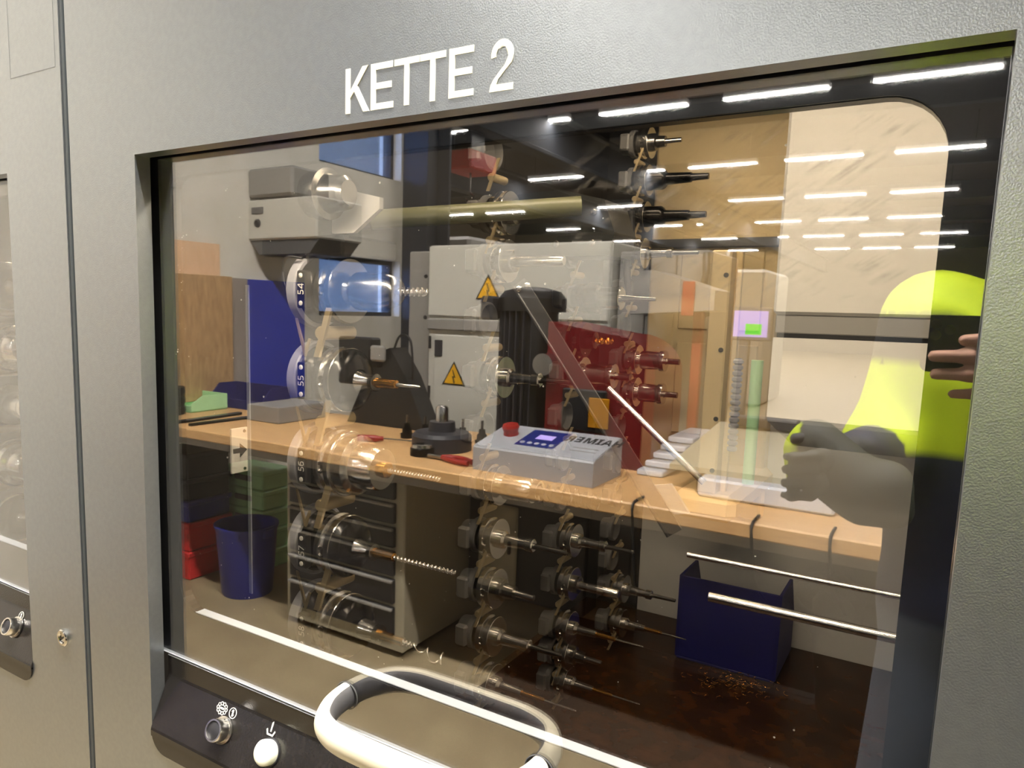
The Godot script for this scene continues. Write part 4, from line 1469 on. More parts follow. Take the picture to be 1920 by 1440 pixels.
	# screwdriver, pliers, holders, rulers
	var sd := thing("screwdriver", "screwdriver with dark red handle lying on the bench top", "screwdriver", V(-2.1, 0.915, 1.95))
	st = S()
	lathe(st, axis(V(-2.19, 0.916, 1.90), V(0.19, 0, 0.125)), [Vector2(0, 0), Vector2(0, 0.012), Vector2(0.008, 0.0155), Vector2(0.08, 0.0155), Vector2(0.10, 0.010), Vector2(0.115, 0.011), Vector2(0.118, 0)], 16)
	part("handle", st, mats["red tool"], sd)
	st = S()
	cyl(st, V(-2.0915, 0.916, 1.9648), V(-1.985, 0.908, 2.035), 0.0035)
	part("blade", st, mats["steel"], sd)
	var pl := thing("pliers", "red handled pliers lying open beside the grey device", "pliers", V(-1.6, 0.905, 1.8))
	for s in [-1.0, 1.0]:
		st = S()
		tube(st, smooth([V(-1.66, 0.912, 1.80), V(-1.62, 0.913, 1.80 + s * 0.02), V(-1.56, 0.913, 1.79 + s * 0.028), V(-1.51, 0.913, 1.775 + s * 0.016)]), 0.0105, 10)
		part("grip", st, mats["red tool"], pl)
	st = S()
	box(st, V(-1.73, 0.903, 1.788), V(-1.655, 0.921, 1.816), 0.005)
	part("jaws", st, mats["steel"], pl)
	var kr := thing("knurled_ring", "chrome and black clamping ring between screwdriver and pliers on the bench", "ring", V(-1.78, 0.9, 1.83))
	st = S()
	lathe(st, axis(V(-1.78, 0.901, 1.83), V(0, 1, 0)), [Vector2(0, 0.03), Vector2(0, 0.05), Vector2(0.03, 0.05), Vector2(0.034, 0.046), Vector2(0.034, 0.028)], 28)
	part("ring", st, mats["dark steel"], kr)
	st = S()
	lathe(st, axis(V(-1.78, 0.935, 1.83), V(0, 1, 0)), [Vector2(0, 0.046), Vector2(0.012, 0.044), Vector2(0.014, 0.028)], 28)
	part("chrome_lid", st, mats["chrome"], kr)
	for k in 5:
		var x := -2.08 + 0.09 * k
		var t := thing("bench_holder", "small dark tool holder standing on the bench, %s from the left in the row" % NTH[k], "tool holder", V(x, 0.9, 2.12 + 0.02 * k), "row of small tool holders on the bench")
		st = S()
		lathe(st, axis(V(x, 0.901, 2.12 + 0.02 * k), V(0, 1, 0)), [Vector2(0, 0), Vector2(0, 0.03), Vector2(0.02, 0.032), Vector2(0.022, 0.024), Vector2(0.045, 0.022), Vector2(0.05, 0.016), Vector2(0.07, 0.014), Vector2(0.07, 0)], 20)
		part("body", st, mats["dark steel"], t)
		st = S()
		cyl(st, V(x, 0.971, 2.12 + 0.02 * k), V(x, 1.01, 2.12 + 0.02 * k), 0.006)
		part("cutter", st, mats["steel"], t)
	for e in [[V(-3.07, 0.906, 1.68), V(-3.05, 0.906, 2.27), 0.012, "black flat bar lying lengthwise near the bench's left end"], [V(-3.17, 0.908, 1.66), V(-3.2, 0.908, 2.1), 0.015, "dark steel bar beside the flat bar on the bench's left end"]]:
		st = S()
		var ln: float = (e[1] - e[0]).length()
		box(st, V(0, -0.006, -e[2]), V(ln, 0.008, e[2]), 0.002, axis(e[0], e[1] - e[0]))
		solo("steel_bar", st, mats["dark steel"], e[3], "steel bar")
	st = S()
	box(st, V(-3.03, 0.901, 2.0), V(-2.80, 0.985, 2.34), 0.004)
	solo("sheet_metal_tray", st, mats["cabinet grey"], "grey sheet metal tray behind the bars on the bench's left end", "tray")
	# storage bins on the bench's left end
	bin("open green plastic storage bin on the bench's left end", "green plastic", V(-3.54, 0.9, 2.08), V(0.22, 0.09, 0.24))
	bin("open blue plastic storage bin beside the green bin on the bench", "blue plastic", V(-3.40, 0.9, 2.34), V(0.44, 0.13, 0.2))
	st = S()
	for k in 3:
		lathe(st, axis(V(-3.50, 0.901 + 0.05 * k, 1.85), V(0, 1, 0)), [Vector2(0, 0.05), Vector2(0, 0.1), Vector2(0.02, 0.105), Vector2(0.045, 0.1), Vector2(0.05, 0.05)], 24)
	solo("cable_coil", st, mats["cable"], "black coiled cable on the bench's left end", "cable")
	# measuring base at the right
	var g := thing("measuring_base", "light grey slab base with darker top plate on the right half of the bench", "measuring base", V(-0.45, 0.9, 2.1))
	st = S()
	box(st, V(-0.66, 0.901, 1.86), V(-0.24, 0.966, 2.40), 0.008)
	part("base", st, mats["device top"], g)
	st = S()
	extrude(st, [V2(1.93, 0.966), V2(1.93, 0.985), V2(2.6, 1.06), V2(2.6, 0.966)], -0.78, -0.28, Transform3D(Basis(V(0, 0, 1), V(0, 1, 0), V(-1, 0, 0)), V(-1.06, 0, 0)))
	part("top_plate", st, mats["cabinet olive"], g)
	st = S()
	box(st, V(-0.72, 1.06, 2.5), V(-0.46, 1.10, 2.58), 0.006)
	part("rear_rail", st, mats["dark plastic"], g)
	for k in 5:
		st = S()
		box(st, V(-0.94 + 0.012 * k, 0.902 + 0.026 * k, 2.05 + 0.05 * k), V(-0.84 + 0.012 * k, 0.924 + 0.026 * k, 2.35 + 0.05 * k), 0.004)
		solo("gauge_plate", st, mats["device top"], "thin white plate, %s from below in the stack beside the measuring base" % NTH[k], "plate", "stacked white plates on the bench")
	for e in [[-0.795, 0.862, 0.62], [-0.43, 0.862, 0.72], [-0.22, 0.862, 0.74]]:
		st = S()
		tube(st, smooth([V(e[0], 0.905, 1.72), V(e[0], 0.90, 1.622), V(e[0] + 0.004, 0.84, 1.618), V(e[0] + 0.02, e[2], 1.64), V(e[0] + 0.05, e[2] - 0.08, 1.7)]), 0.0045, 8)
		solo("hanging_cable", st, mats["cable"], "thin black cable hanging over the bench edge, " + ("left one by the device" if e[0] < -0.7 else ("middle one" if e[0] < -0.3 else "right one")), "cable", "cables hanging over the bench edge")
	# under the bench
	crates()
	var bk := thing("waste_bucket", "round dark blue bucket standing on the floor left of the drawer cabinet", "bucket", V(-2.985, 0, 1.93))
	st = S()
	lathe(st, axis(V(-2.985, 0, 1.95), V(0, 1, 0)), [Vector2(0.0, 0), Vector2(0.0, 0.125), Vector2(0.01, 0.13), Vector2(0.34, 0.155), Vector2(0.36, 0.163), Vector2(0.37, 0.163), Vector2(0.37, 0.15), Vector2(0.02, 0.125), Vector2(0.02, 0)], 36)
	part("body", st, mats["navy plastic"], bk)
	for s in [-1.0, 1.0]:
		st = S()
		box(st, V(-2.985 + s * 0.16 - 0.012, 0.32, 1.92), V(-2.985 + s * 0.16 + 0.012, 0.36, 1.98), 0.004)
		part("grip_lug", st, mats["navy plastic"], bk)
	var jb := thing("switch_box", "grey switch box with dark frame mounted under the bench beside the drawers", "switch box", V(-1.55, 0.4, 2.3))
	st = S()
	box(st, V(-1.83, 0.18, 2.28), V(-1.22, 0.66, 2.42), 0.01)
	part("body", st, mats["drawer front"], jb)
	st = S()
	box(st, V(-1.76, 0.22, 2.262), V(-1.56, 0.62, 2.281), 0.006)
	part("door", st, mats["cabinet olive"], jb)
	st = S()
	box(st, V(-1.60, 0.40, 2.25), V(-1.585, 0.46, 2.264), 0.003)
	part("latch", st, mats["ink"], jb)
	# shop vacuum hose and motor
	var vc := thing("vacuum_motor", "black shop vacuum with coiled hose under the right part of the bench", "vacuum", V(-0.2, 0.45, 2.3))
	st = S()
	lathe(st, axis(V(-0.18, 0.02, 2.32), V(0, 1, 0)), [Vector2(0, 0), Vector2(0, 0.10), Vector2(0.3, 0.14), Vector2(0.45, 0.15), Vector2(0.5, 0.12), Vector2(0.52, 0.05), Vector2(0.52, 0)], 28)
	part("drum", st, mats["black plastic"], vc)
	st = S()
	var hp := []
	for k in 50:
		var t := k * 0.38
		hp.append(V(-0.26 + 0.11 * cos(t), 0.56 + 0.075 * sin(t), 2.12 - 0.003 * k))
	tube(st, hp, 0.016, 8)
	part("hose", st, mats["cable"], vc)

func bin(label: String, m: String, at: Vector3, sz: Vector3) -> Node3D:
	var b := thing("storage_bin", label, "bin", at)
	var st := S()
	var w := sz.x / 2; var h := sz.y; var d := sz.z / 2; var t := 0.008
	box(st, at + V(-w, 0.001, -d), at + V(w, t, d), 0.002)
	part("bottom", st, mats[m], b)
	for s in [-1.0, 1.0]:
		st = S()
		extrude(st, [V2(-d, t), V2(d, t), V2(d, h), V2(-d * 0.35, h), V2(-d, h * 0.5)], s * w - t / 2, s * w + t / 2, Transform3D(Basis(V(0, 0, 1), V(0, 1, 0), V(-1, 0, 0)), at))
		part("side", st, mats[m], b)
	st = S()
	box(st, at + V(-w, t, d - t), at + V(w, h, d), 0.002)
	part("rear_wall", st, mats[m], b)
	st = S()
	box(st, at + V(-w, t, -d), at + V(w, h * 0.42, -d + t), 0.002)
	part("front_wall", st, mats[m], b)
	return b

func crate(label: String, m: String, at: Vector3, sz: Vector3) -> void:
	var c := thing("crate", label, "crate", at, "stacked plastic crates under the bench")
	var st := S()
	var w := sz.x / 2; var d := sz.z / 2
	box(st, at + V(-w + 0.01, 0.001, -d + 0.01), at + V(w - 0.01, sz.y - 0.02, d - 0.01), 0.008)
	part("body", st, mats[m], c)
	st = S()
	box(st, at + V(-w, sz.y - 0.03, -d), at + V(w, sz.y - 0.001, d), 0.006)
	part("rim", st, mats[m], c)
	st = S()
	box(st, at + V(-0.07, sz.y * 0.4, -d + 0.002), at + V(0.07, sz.y * 0.68, -d + 0.012), 0.004)
	part("grip_plate", st, mats["grey trim"] if m != "red plastic" else mats["white print"], c)

func crates() -> void:
	var ys := [0.0, 0.16, 0.32, 0.44, 0.56]
	var cs := ["red plastic", "red plastic", "navy plastic", "dark plastic", "dark plastic"]
	var ls := ["red plastic crate standing on the floor, lowest of the front stack", "red plastic crate, second from below in the front stack", "navy crate on top of the red crates", "black crate above the navy crate", "topmost black crate of the stack with red crates"]
	for k in 5:
		crate(ls[k], cs[k], V(-3.48, ys[k], 2.0), V(0.30, (ys[k + 1] - ys[k]) if k < 4 else 0.14, 0.3))
	for k in 5:
		crate("pale green crate, %s from below in the green stack under the bench" % NTH[k], "green plastic", V(-3.30, 0.115 * k, 2.30), V(0.34, 0.113, 0.22))
	var b := thing("beige_board", "beige board leaning under the bench right of the green crates", "board", V(-2.95, 0, 2.4))
	var st := S()
	box(st, V(-3.12, 0.0, 2.40), V(-2.72, 0.66, 2.42), 0.003)
	part("sheet", st, mats["plywood light"], b)
	st = S()
	box(st, V(-3.13, 0.655, 2.398), V(-2.71, 0.675, 2.422), 0.002)
	part("edge_band", st, mats["bench edge"], b)

# ---------------------------------------------------------------- behind the bench
func behind_bench() -> void:
	# boards leaning on the left wall
	var st := S()
	box(st, V(-3.695, 0.93, 2.02), V(-3.665, 1.84, 2.36), 0.002)
	solo("plywood_sheet", st, mats["plywood light"], "pale pinkish plywood sheet, tallest of the boards leaning on the left wall", "board", "boards leaning on the left wall")
	st = S()
	box(st, V(-3.662, 0.93, 1.98), V(-3.632, 1.655, 2.42), 0.002)
	solo("plywood_sheet", st, mats["plywood brown"], "brown stained plywood sheet leaning in front of the pale sheet", "board", "boards leaning on the left wall")
	st = S()
	box(st, V(-3.695, 0.93, 2.40), V(-3.66, 1.65, 2.56), 0.002)
	solo("grey_board", st, mats["grey board"], "narrow grey board between brown plywood and blue board", "board", "boards leaning on the left wall")
	st = S()
	box(st, V(-3.695, 0.88, 2.56), V(-3.665, 1.648, 3.05), 0.003)
	solo("blue_board", st, mats["blue board"], "broad royal blue board leaning on the left wall", "board", "boards leaning on the left wall")
	# wall unit
	var u := thing("wall_unit", "grey wall mounted machine box with round dial high above the boards", "wall unit", V(-3.5, 2.1, 2.8))
	st = S()
	box(st, V(-3.70, 2.14, 2.6), V(-3.315, 2.31, 2.92), 0.015)
	part("upper_box", st, mats["cabinet grey"], u)
	st = S()
	box(st, V(-3.70, 1.885, 2.6), V(-3.12, 2.125, 3.0), 0.01)
	part("lower_box", st, mats["cabinet white"], u)
	st = S()
	extrude(st, [V2(-3.70, 1.885), V2(-3.12, 1.885), V2(-3.2, 1.80), V2(-3.62, 1.80)], 2.62, 2.97)
	part("hood", st, mats["grey trim"], u)
	st = S()
	box(st, V(-3.66, 2.04, 2.592), V(-3.56, 2.08, 2.602), 0.003)
	part("name_plate", st, mats["grey trim"], u)
	st = S()
	lathe(st, axis(V(-3.61, 1.985, 2.602), V(0, 0, -1)), [Vector2(0, 0.026), Vector2(0.01, 0.024), Vector2(0.012, 0.015), Vector2(0.004, 0.013), Vector2(0.004, 0)], 24)
	part("dial", st, mats["dark plastic"], u)
	# white switch cabinet with warning triangles
	var c := thing("switch_cabinet", "tall pale grey cabinet with yellow warning triangles behind the bench", "cabinet", V(-1.95, 0, 3.1))
	st = S()
	box(st, V(-2.46, 0.05, 2.80), V(-1.385, 1.845, 3.4), 0.008)
	part("body", st, mats["cabinet white"], c)
	st = S()
	box(st, V(-2.455, 1.46, 2.785), V(-1.39, 1.84, 2.802), 0.006)
	part("upper_door", st, mats["cabinet white"], c)
	st = S()
	box(st, V(-2.455, 1.385, 2.775), V(-1.39, 1.445, 2.802), 0.006)
	part("band", st, mats["cabinet grey"], c)
	st = S()
	box(st, V(-2.41, 0.10, 2.785), V(-1.39, 1.36, 2.802), 0.006)
	var ld := part("lower_door", st, mats["cabinet white"], c)
	for y in [1.0, 1.28]:
		st = S()
		box(st, V(-2.445, y, 2.78), V(-2.43, y + 0.07, 2.79), 0.002)
		part("hinge", st, mats["ink"], ld)
	st = S()
	box(st, V(-2.40, 1.24, 2.776), V(-2.35, 1.33, 2.787), 0.003)
	part("latch", st, mats["dark plastic"], ld)
	for e in [V(-2.066, 1.60, 2.784), V(-2.27, 1.13, 2.784)]:
		warning(c, e)
	var g := thing("grey_post", "grey steel post along the left side of the pale switch cabinet", "post", V(-2.56, 0, 2.95))
	st = S()
	box(st, V(-2.64, 0, 2.85), V(-2.475, 1.82, 3.05), 0.008)
	part("profile", st, mats["cabinet grey"], g)
	st = S()
	box(st, V(-2.68, 0, 2.83), V(-2.468, 0.02, 3.07), 0.004)
	part("base_plate", st, mats["cabinet grey"], g)
	for y in [1.68, 1.45]:
		st = S()
		lathe(st, axis(V(-2.52, y, 2.85), V(0, 0, -1)), [Vector2(0, 0.012), Vector2(0.004, 0.011), Vector2(0.004, 0)], 12)
		part("bolt", st, mats["ink"], g)
	# second pale cabinet and grey hood with red post
	var c2 := thing("tool_cabinet", "pale grey cabinet with upright seams right of the warning triangles", "cabinet", V(-1.05, 0, 3.1))
	st = S()
	box(st, V(-1.37, 0.05, 2.86), V(-0.94, 1.80, 3.4), 0.008)
	part("body", st, mats["cabinet grey"], c2)
	for x in [-1.365, -1.225, -1.085]:
		st = S()
		box(st, V(x, 0.1, 2.846), V(x + 0.135, 1.78, 2.862), 0.004)
		part("door", st, mats["cabinet grey"], c2)
	for k in 2:
		var o := 0.0 if k == 0 else 0.27
		st = S()
		tube(st, smooth([V(-1.21 + o, 1.78, 2.80), V(-1.20 + o, 1.68, 2.77), V(-1.22 + o, 1.58, 2.78), V(-1.19 + o, 1.5, 2.8)]), 0.016, 10)
		solo("supply_hose", st, mats["dark plastic"], "black supply hose hanging in front of the seamed cabinet, " + ("left one" if k == 0 else "right one"), "hose", "black hoses by the seamed cabinet")
	var hd := thing("extraction_hood", "sloping grey extraction hood above the red machine", "hood", V(-0.98, 1.55, 2.6))
	st = S()
	extrude(st, [V2(-1.18, 1.50), V2(-1.18, 1.685), V2(-1.06, 1.685), V2(-0.80, 1.605), V2(-0.80, 1.525)], 2.45, 2.74)
	part("hood", st, mats["cabinet grey"], hd)
	st = S()
	box(st, V(-0.93, 1.50, 2.44), V(-0.88, 1.64, 2.452), 0.003)
	part("red_stripe", st, mats["post red"], hd)
	st = S()
	box(st, V(-0.91, 0.9, 2.55), V(-0.87, 1.52, 2.59), 0.004)
	part("stand", st, mats["post red"], hd)
	var mo := thing("monitor", "small machine screen showing a lilac and green picture in the hall", "monitor", V(-1.13, 1.46, 4.5))
	st = S()
	box(st, V(-1.30, 1.35, 4.5), V(-0.96, 1.57, 4.56), 0.01)
	part("casing", st, mats["cabinet grey"], mo)
	st = S()
	box(st, V(-1.275, 1.375, 4.49), V(-0.985, 1.545, 4.502), 0.002)
	var scn := part("screen", st, mats["lilac screen"], mo)
	st = S()
	box(st, V(-1.12, 1.39, 4.486), V(-1.02, 1.46, 4.491), 0.001)
	part("green_field", st, mats["green screen"], scn)
	st = S()
	box(st, V(-1.16, 0.0, 4.52), V(-1.10, 1.36, 4.58), 0.006)
	part("stand", st, mats["cabinet grey"], mo)
	# tall machines further back close the view over the bench
	for e in [[2.0, 4.4, 5.0, 2.4, "pale machine tool at the right in the hall", "cabinet white"], [-9.5, -6.2, 9.0, 2.6, "grey machine tool in the left aisle of the hall", "cabinet grey"], [-5.2, -2.6, 12.5, 2.3, "white machine tool behind the overhead rails", "cabinet white"]]:
		var t := thing("machine_tool", e[4], "machine", V((e[0] + e[1]) / 2, 0, e[2] + 1))
		st = S()
		box(st, V(e[0], 0, e[2]), V(e[1], e[3], e[2] + 2.0), 0.05)
		part("enclosure", st, mats[e[5]], t)
		var cx: float = (e[0] + e[1]) / 2
		st = S()
		box(st, V(cx - 0.7, 0.7, e[2] - 0.03), V(cx + 0.7, e[3] - 0.3, e[2] + 0.01), 0.02)
		var dd := part("door", st, mats["grey trim"], t)
		st = S()
		box(st, V(cx - 0.5, 1.1, e[2] - 0.04), V(cx + 0.5, e[3] - 0.45, e[2] - 0.028), 0.01)
		part("door_window", st, mats["black print"], dd)

func warning(c: Node3D, at: Vector3) -> void:
	var tri := func(r: float) -> Array:
		return [V2(-0.866 * r, -0.5 * r), V2(0.866 * r, -0.5 * r), V2(0, r)]
	var xf := Transform3D(Basis(V(-1, 0, 0), V(0, 1, 0), V(0, 0, -1)), at)
	var st := S()
	extrude(st, tri.call(0.088), 0, 0.002, xf)
	var w := part("warning_triangle", st, mats["ink"], c, "yellow triangle with black lightning bolt")
	st = S()
	extrude(st, tri.call(0.072), 0.002, 0.003, xf)
	part("yellow_field", st, mats["warning yellow"], w)
	st = S()
	extrude(st, [V2(0.004, 0.040), V2(-0.014, -0.004), V2(-0.002, -0.002), V2(-0.008, -0.026), V2(-0.012, -0.024), V2(-0.004, -0.036), V2(0.004, -0.024), V2(0.0, -0.026), V2(0.010, 0.006), V2(-0.002, 0.004), V2(0.010, 0.040)], 0.003, 0.004, xf)
	part("bolt_symbol", st, mats["ink"], w)

# ---------------------------------------------------------------- the photographer
func smin(a: float, b: float, k: float) -> float:
	var h := maxf(k - absf(a - b), 0.0) / k
	return minf(a, b) - h * h * k * 0.25

func nets(bones: Array, cell: float, k: float, pos: PackedVector3Array, col: PackedColorArray, idx: PackedInt32Array, paint: Callable) -> Array:
	var lo := V(1e9, 1e9, 1e9)
	var hi := -lo
	for b in bones:
		for e in 2:
			var r: Vector3 = Vector3.ONE * (b[2 + e] + cell * 3)
			lo = lo.min(b[e] - r)
			hi = hi.max(b[e] + r)
	var nx := int(ceil((hi.x - lo.x) / cell)) + 1
	var ny := int(ceil((hi.y - lo.y) / cell)) + 1
	var nz := int(ceil((hi.z - lo.z) / cell)) + 1
	var f := PackedFloat32Array()
	f.resize(nx * ny * nz)
	f.fill(1.0)
	for b in bones:
		var a: Vector3 = b[0]
		var d: Vector3 = b[1] - a
		var dd := maxf(d.length_squared(), 1e-9)
		var ra: float = b[2]
		var rb: float = b[3]
		var mr := maxf(ra, rb) + k + cell * 2
		var l: Vector3 = ((a.min(b[1]) - Vector3.ONE * mr - lo) / cell).floor()
		var h: Vector3 = ((a.max(b[1]) + Vector3.ONE * mr - lo) / cell).ceil()
		for z in range(maxi(0, int(l.z)), mini(nz, int(h.z) + 1)):
			for y in range(maxi(0, int(l.y)), mini(ny, int(h.y) + 1)):
				var row := (z * ny + y) * nx
				for x in range(maxi(0, int(l.x)), mini(nx, int(h.x) + 1)):
					var p := lo + V(x, y, z) * cell - a
					var t := clampf(p.dot(d) / dd, 0.0, 1.0)
					var v := (p - d * t).length() - lerpf(ra, rb, t)
					f[row + x] = smin(f[row + x], v, k)
	var ids := {}
	var corner := [V(0, 0, 0), V(1, 0, 0), V(0, 1, 0), V(1, 1, 0), V(0, 0, 1), V(1, 0, 1), V(0, 1, 1), V(1, 1, 1)]
	var off := [0, 1, nx, nx + 1, nx * ny, nx * ny + 1, nx * ny + nx, nx * ny + nx + 1]
	var edges := [[0, 1], [2, 3], [4, 5], [6, 7], [0, 2], [1, 3], [4, 6], [5, 7], [0, 4], [1, 5], [2, 6], [3, 7]]
	for z in nz - 1:
		for y in ny - 1:
			for x in nx - 1:
				var o := (z * ny + y) * nx + x
				var s := 0
				for c in 8:
					if f[o + off[c]] < 0.0:
						s += 1
				if s == 0 or s == 8:
					continue
				var m := Vector3.ZERO
				var n := 0
				for e in edges:
					var fa := f[o + off[e[0]]]
					var fb := f[o + off[e[1]]]
					if (fa < 0.0) != (fb < 0.0):
						m += (corner[e[0]] as Vector3).lerp(corner[e[1]], fa / (fa - fb))
						n += 1
				ids[o] = pos.size()
				var p := lo + (V(x, y, z) + m / n) * cell
				pos.append(p)
				col.append(paint.call(p))
	var st := [1, nx, nx * ny]
	for o in ids:
		for ax in 3:
			var u: int = st[(ax + 1) % 3]
			var v: int = st[(ax + 2) % 3]
			var inside := f[o] < 0.0
			if inside == (f[o + st[ax]] < 0.0):
				continue
			if not (ids.has(o - u) and ids.has(o - v) and ids.has(o - u - v)):
				continue
			var q := [ids[o], ids[o - u], ids[o - u - v], ids[o - v]]
			if inside:
				q.reverse()
			idx.append_array(PackedInt32Array([q[0], q[1], q[2], q[0], q[2], q[3]]))
	return [pos, col, idx]

func body_mesh(sets: Array, paint: Callable) -> ArrayMesh:
	var pos := PackedVector3Array()
	var col := PackedColorArray()
	var idx := PackedInt32Array()
	for s in sets:
		var r := nets(s[0], s[1], s[2], pos, col, idx, paint)
		pos = r[0]; col = r[1]; idx = r[2]
	var nor := PackedVector3Array()
	nor.resize(pos.size())
	for k in range(0, idx.size(), 3):
		var n := (pos[idx[k + 2]] - pos[idx[k]]).cross(pos[idx[k + 1]] - pos[idx[k]])
		for e in 3:
			nor[idx[k + e]] += n
	for k in nor.size():
		nor[k] = nor[k].normalized()
	var arr := []
	arr.resize(Mesh.ARRAY_MAX)
	arr[Mesh.ARRAY_VERTEX] = pos
	arr[Mesh.ARRAY_NORMAL] = nor
	arr[Mesh.ARRAY_COLOR] = col
	arr[Mesh.ARRAY_INDEX] = idx
	var m := ArrayMesh.new()
	m.add_surface_from_arrays(Mesh.PRIMITIVE_TRIANGLES, arr)
	return m

func photographer() -> void:
	var o := thing("person", "person in yellow high visibility jacket and dark trousers, holding up a phone", "person", V(0.16, 0, 1.0))
	var body := [
		[V(0.06, 1.0, 1.0), V(0.05, 1.40, 0.99), 0.125, 0.135], [V(0.24, 1.0, 1.0), V(0.24, 1.40, 0.99), 0.125, 0.135],
		[V(0.14, 1.46, 0.98), V(-0.02, 1.505, 0.96), 0.09, 0.078], [V(0.15, 1.46, 0.98), V(0.33, 1.48, 0.96), 0.09, 0.075],
		[V(0.15, 1.48, 0.98), V(0.15, 1.60, 0.96), 0.06, 0.055],
		[V(-0.02, 1.505, 0.96), V(-0.085, 1.26, 0.92), 0.075, 0.06], [V(-0.085, 1.26, 0.92), V(-0.10, 1.29, 0.72), 0.058, 0.04],
		[V(0.33, 1.48, 0.96), V(0.41, 1.24, 0.84), 0.075, 0.058], [V(0.41, 1.24, 0.84), V(0.185, 1.38, 0.66), 0.055, 0.038],
		[V(0.06, 0.98, 1.0), V(-0.005, 0.52, 0.96), 0.115, 0.072], [V(-0.005, 0.52, 0.96), V(-0.03, 0.09, 1.03), 0.075, 0.05], [V(-0.03, 0.07, 1.04), V(-0.04, 0.045, 0.85), 0.05, 0.042],
		[V(0.24, 0.98, 1.0), V(0.28, 0.52, 0.99), 0.115, 0.072], [V(0.28, 0.52, 0.99), V(0.29, 0.09, 1.05), 0.075, 0.05], [V(0.29, 0.07, 1.06), V(0.31, 0.045, 0.87), 0.05, 0.042],
	]
	var head := [
		[V(0.15, 1.58, 0.97), V(0.15, 1.64, 0.95), 0.056, 0.06], [V(0.15, 1.735, 0.965), V(0.15, 1.75, 0.95), 0.088, 0.086], [V(0.15, 1.66, 0.915), V(0.15, 1.72, 0.92), 0.055, 0.07], [V(0.15, 1.632, 0.885), V(0.15, 1.645, 0.89), 0.026, 0.03],
		[V(0.15, 1.715, 0.853), V(0.15, 1.682, 0.838), 0.008, 0.013],
		[V(0.132, 1.655, 0.864), V(0.168, 1.655, 0.864), 0.007, 0.007],
		[V(0.125, 1.715, 0.868), V(0.123, 1.715, 0.868), 0.012, 0.012], [V(0.175, 1.715, 0.868), V(0.177, 1.715, 0.868), 0.012, 0.012],
		[V(0.062, 1.72, 0.955), V(0.058, 1.69, 0.955), 0.014, 0.01], [V(0.238, 1.72, 0.955), V(0.242, 1.69, 0.955), 0.014, 0.01],
	]
	# right hand: palm behind the phone's far end, fingers laid across its back
	var rh := [[V(0.185, 1.38, 0.66), V(0.150, 1.405, 0.625), 0.03, 0.024], [V(0.150, 1.405, 0.625), V(0.122, 1.44, 0.60), 0.024, 0.018], [V(0.150, 1.395, 0.625), V(0.118, 1.405, 0.60), 0.022, 0.016]]
	for e in [[1.478, 0.020, 0.0085], [1.455, -0.012, 0.009], [1.431, -0.008, 0.0088], [1.406, 0.014, 0.0075]]:
		rh.append([V(0.128, lerpf(1.42, e[0], 0.7), 0.600), V(0.088, e[0], 0.571), e[2] + 0.002, e[2] + 0.001])
		rh.append([V(0.088, e[0], 0.571), V(lerpf(0.088, e[1], 0.6), e[0] + 0.003, 0.5625), e[2] + 0.001, e[2]])
		rh.append([V(lerpf(0.088, e[1], 0.6), e[0] + 0.003, 0.5625), V(e[1], e[0] + 0.001, 0.5635), e[2], e[2] - 0.0012])
	rh.append([V(0.145, 1.40, 0.63), V(0.105, 1.43, 0.622), 0.015, 0.0115])
	rh.append([V(0.105, 1.43, 0.622), V(0.08, 1.463, 0.598), 0.0115, 0.0095])
	# left hand grasping the folded jacket
	var lh := [[V(-0.10, 1.29, 0.72), V(-0.14, 1.27, 0.67), 0.03, 0.026], [V(-0.14, 1.28, 0.67), V(-0.142, 1.285, 0.63), 0.024, 0.02], [V(-0.14, 1.255, 0.67), V(-0.142, 1.25, 0.632), 0.024, 0.018]]
	for e in [[1.298, 0.0085], [1.278, 0.009], [1.257, 0.0088], [1.237, 0.0075]]:
		lh.append([V(-0.142, e[0], 0.632), V(-0.152, e[0] - 0.002, 0.595), e[1] + 0.001, e[1]])
		lh.append([V(-0.152, e[0] - 0.002, 0.595), V(-0.178, e[0] - 0.006, 0.588), e[1], e[1] - 0.001])
		lh.append([V(-0.178, e[0] - 0.006, 0.588), V(-0.192, e[0] - 0.009, 0.604), e[1] - 0.001, e[1] - 0.002])
	lh.append([V(-0.138, 1.30, 0.67), V(-0.16, 1.318, 0.645), 0.014, 0.011])
	lh.append([V(-0.16, 1.318, 0.645), V(-0.185, 1.315, 0.625), 0.011, 0.009])
	var skin := Color(0.42, 0.23, 0.16)
	var paint := func(p: Vector3) -> Color:
		if p.y > 1.545 and absf(p.x - 0.15) < 0.12 and p.z < 1.08 and p.y > 1.56 + absf(p.x - 0.15) * 0.3:
			if p.y > 1.70 and p.y < 1.728 and p.z < 0.86 and absf(absf(p.x - 0.15) - 0.026) < 0.010:
				return Color(0.08, 0.06, 0.05)
			if p.z < 0.872 and absf(p.y - 1.655) < 0.006:
				return Color(0.36, 0.13, 0.11)
			return skin
		if p.z < 0.695:
			return skin if p.x > -0.05 else Color(0.03, 0.032, 0.028)
		if p.y < 0.075 or (p.y < 0.12 and p.z < 0.98):
			return Color(0.02, 0.02, 0.02)
		if p.y < 0.97:
			return Color(0.075, 0.095, 0.13)
		if p.z < 0.83 and p.y < 1.40:
			return Color(0.03, 0.035, 0.05)
		if p.y > 1.425 and p.y < 1.512 and p.x < 0.03:
			return Color(0.02, 0.024, 0.03)
		if p.y > 1.275:
			return Color(0.62, 0.80, 0.015)
		return Color(0.014, 0.018, 0.04)
	var me := body_mesh([[body, 0.017, 0.05], [head, 0.006, 0.03], [rh, 0.004, 0.008], [lh, 0.005, 0.008]], paint)
	var bm := StandardMaterial3D.new()
	bm.resource_name = "person cloth and skin"
	bm.vertex_color_use_as_albedo = true
	bm.roughness = 0.7
	var b := MeshInstance3D.new()
	b.name = "body"
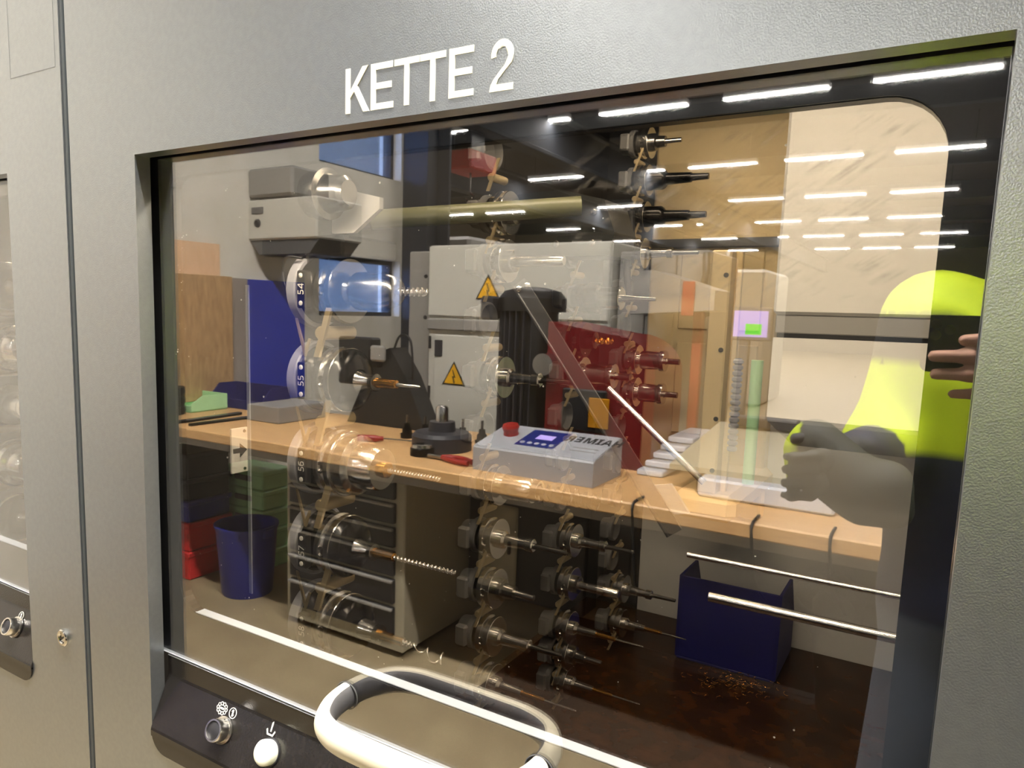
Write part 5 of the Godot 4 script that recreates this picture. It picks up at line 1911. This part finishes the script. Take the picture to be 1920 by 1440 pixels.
	b.mesh = me
	me.surface_set_material(0, bm)
	o.add_child(b, true)
	b.position = -o.position
	var st := S()
	lathe(st, axis(V(0.15, 1.735, 0.975), V(0, 1, 0.12)), [Vector2(-0.05, 0.086), Vector2(-0.02, 0.097), Vector2(0.03, 0.099), Vector2(0.07, 0.088), Vector2(0.098, 0.058), Vector2(0.112, 0.0)], 28, -PI * 0.62, PI * 0.62)
	part("hair", st, mat("hair brown", Color(0.12, 0.08, 0.06), 0.7), o)
	for s in [0.05, 0.21]:
		st = S()
		for q in 24:
			var t0 := TAU * q / 24.0
			var t1 := TAU * (q + 1) / 24.0
			var c := V(0.06 if s < 0.1 else 0.24, 0, 1.0)
			var r := 0.131
			if (s < 0.1 and cos(t0) > 0.75) or (s > 0.1 and cos(t0) < -0.75):
				continue
			var p0 := c + V(cos(t0) * r, 1.18, sin(t0) * r)
			var p1 := c + V(cos(t1) * r, 1.18, sin(t1) * r)
			nquad(st, p0, p1, p1 + V(0, 0.045, 0), p0 + V(0, 0.045, 0), V(cos(t0), 0, sin(t0)))
		part("reflective_band", st, mat("reflective grey", Color(0.55, 0.56, 0.56), 0.4), o)
	# phone held up in front
	var ph := thing("phone", "black phone held crosswise in the photographer's hand, mirrored in the window", "phone", V(0.04, 1.47, 0.578))
	st = S()
	extrude(st, rrect(-0.028, 1.434, 0.120, 1.511, 0.011, 0.011, 0.011, 0.011), 0.5745, 0.5825)
	part("case", st, mats["phone black"], ph)
	st = S()
	extrude(st, rrect(-0.022, 1.476, 0.011, 1.507, 0.008, 0.008, 0.008, 0.008), 0.5715, 0.5745)
	var cb := part("camera_bump", st, mats["black plastic"], ph)
	for q in [V(-0.013, 1.499, 0.5715), V(-0.013, 1.484, 0.5715), V(0.003, 1.4915, 0.5715)]:
		st = S()
		lathe(st, axis(q, V(0, 0, -1)), [Vector2(0, 0.0065), Vector2(0.0015, 0.0065), Vector2(0.0015, 0.005), Vector2(0.0008, 0.0045), Vector2(0.0008, 0)], 20)
		part("lens", st, mats["black print"], cb)
	# folded jacket over the left hand
	var fj := thing("folded_jacket", "dark folded jacket with yellow hem hanging from the photographer's left hand", "jacket", V(-0.17, 1.2, 0.65))
	var js := V(0.045, 0.045, 0.0)
	var jm := body_mesh([[[[V(-0.205, 1.26, 0.66) + js, V(-0.14, 1.205, 0.66) + js, 0.04, 0.045], [V(-0.21, 1.22, 0.66) + js, V(-0.13, 1.18, 0.665) + js, 0.03, 0.04], [V(-0.10, 1.21, 0.67) + js, V(-0.09, 1.17, 0.67) + js, 0.035, 0.03], [V(-0.235, 1.25, 0.65) + js, V(-0.23, 1.195, 0.65) + js, 0.012, 0.008]], 0.007, 0.02]], func(p: Vector3) -> Color: return Color(0.55, 0.70, 0.02) if p.x < -0.181 else Color(0.035, 0.036, 0.028))
	var jo := MeshInstance3D.new()
	jo.name = "cloth"
	jo.mesh = jm
	jm.surface_set_material(0, bm)
	fj.add_child(jo, true)
	jo.position = -fj.position
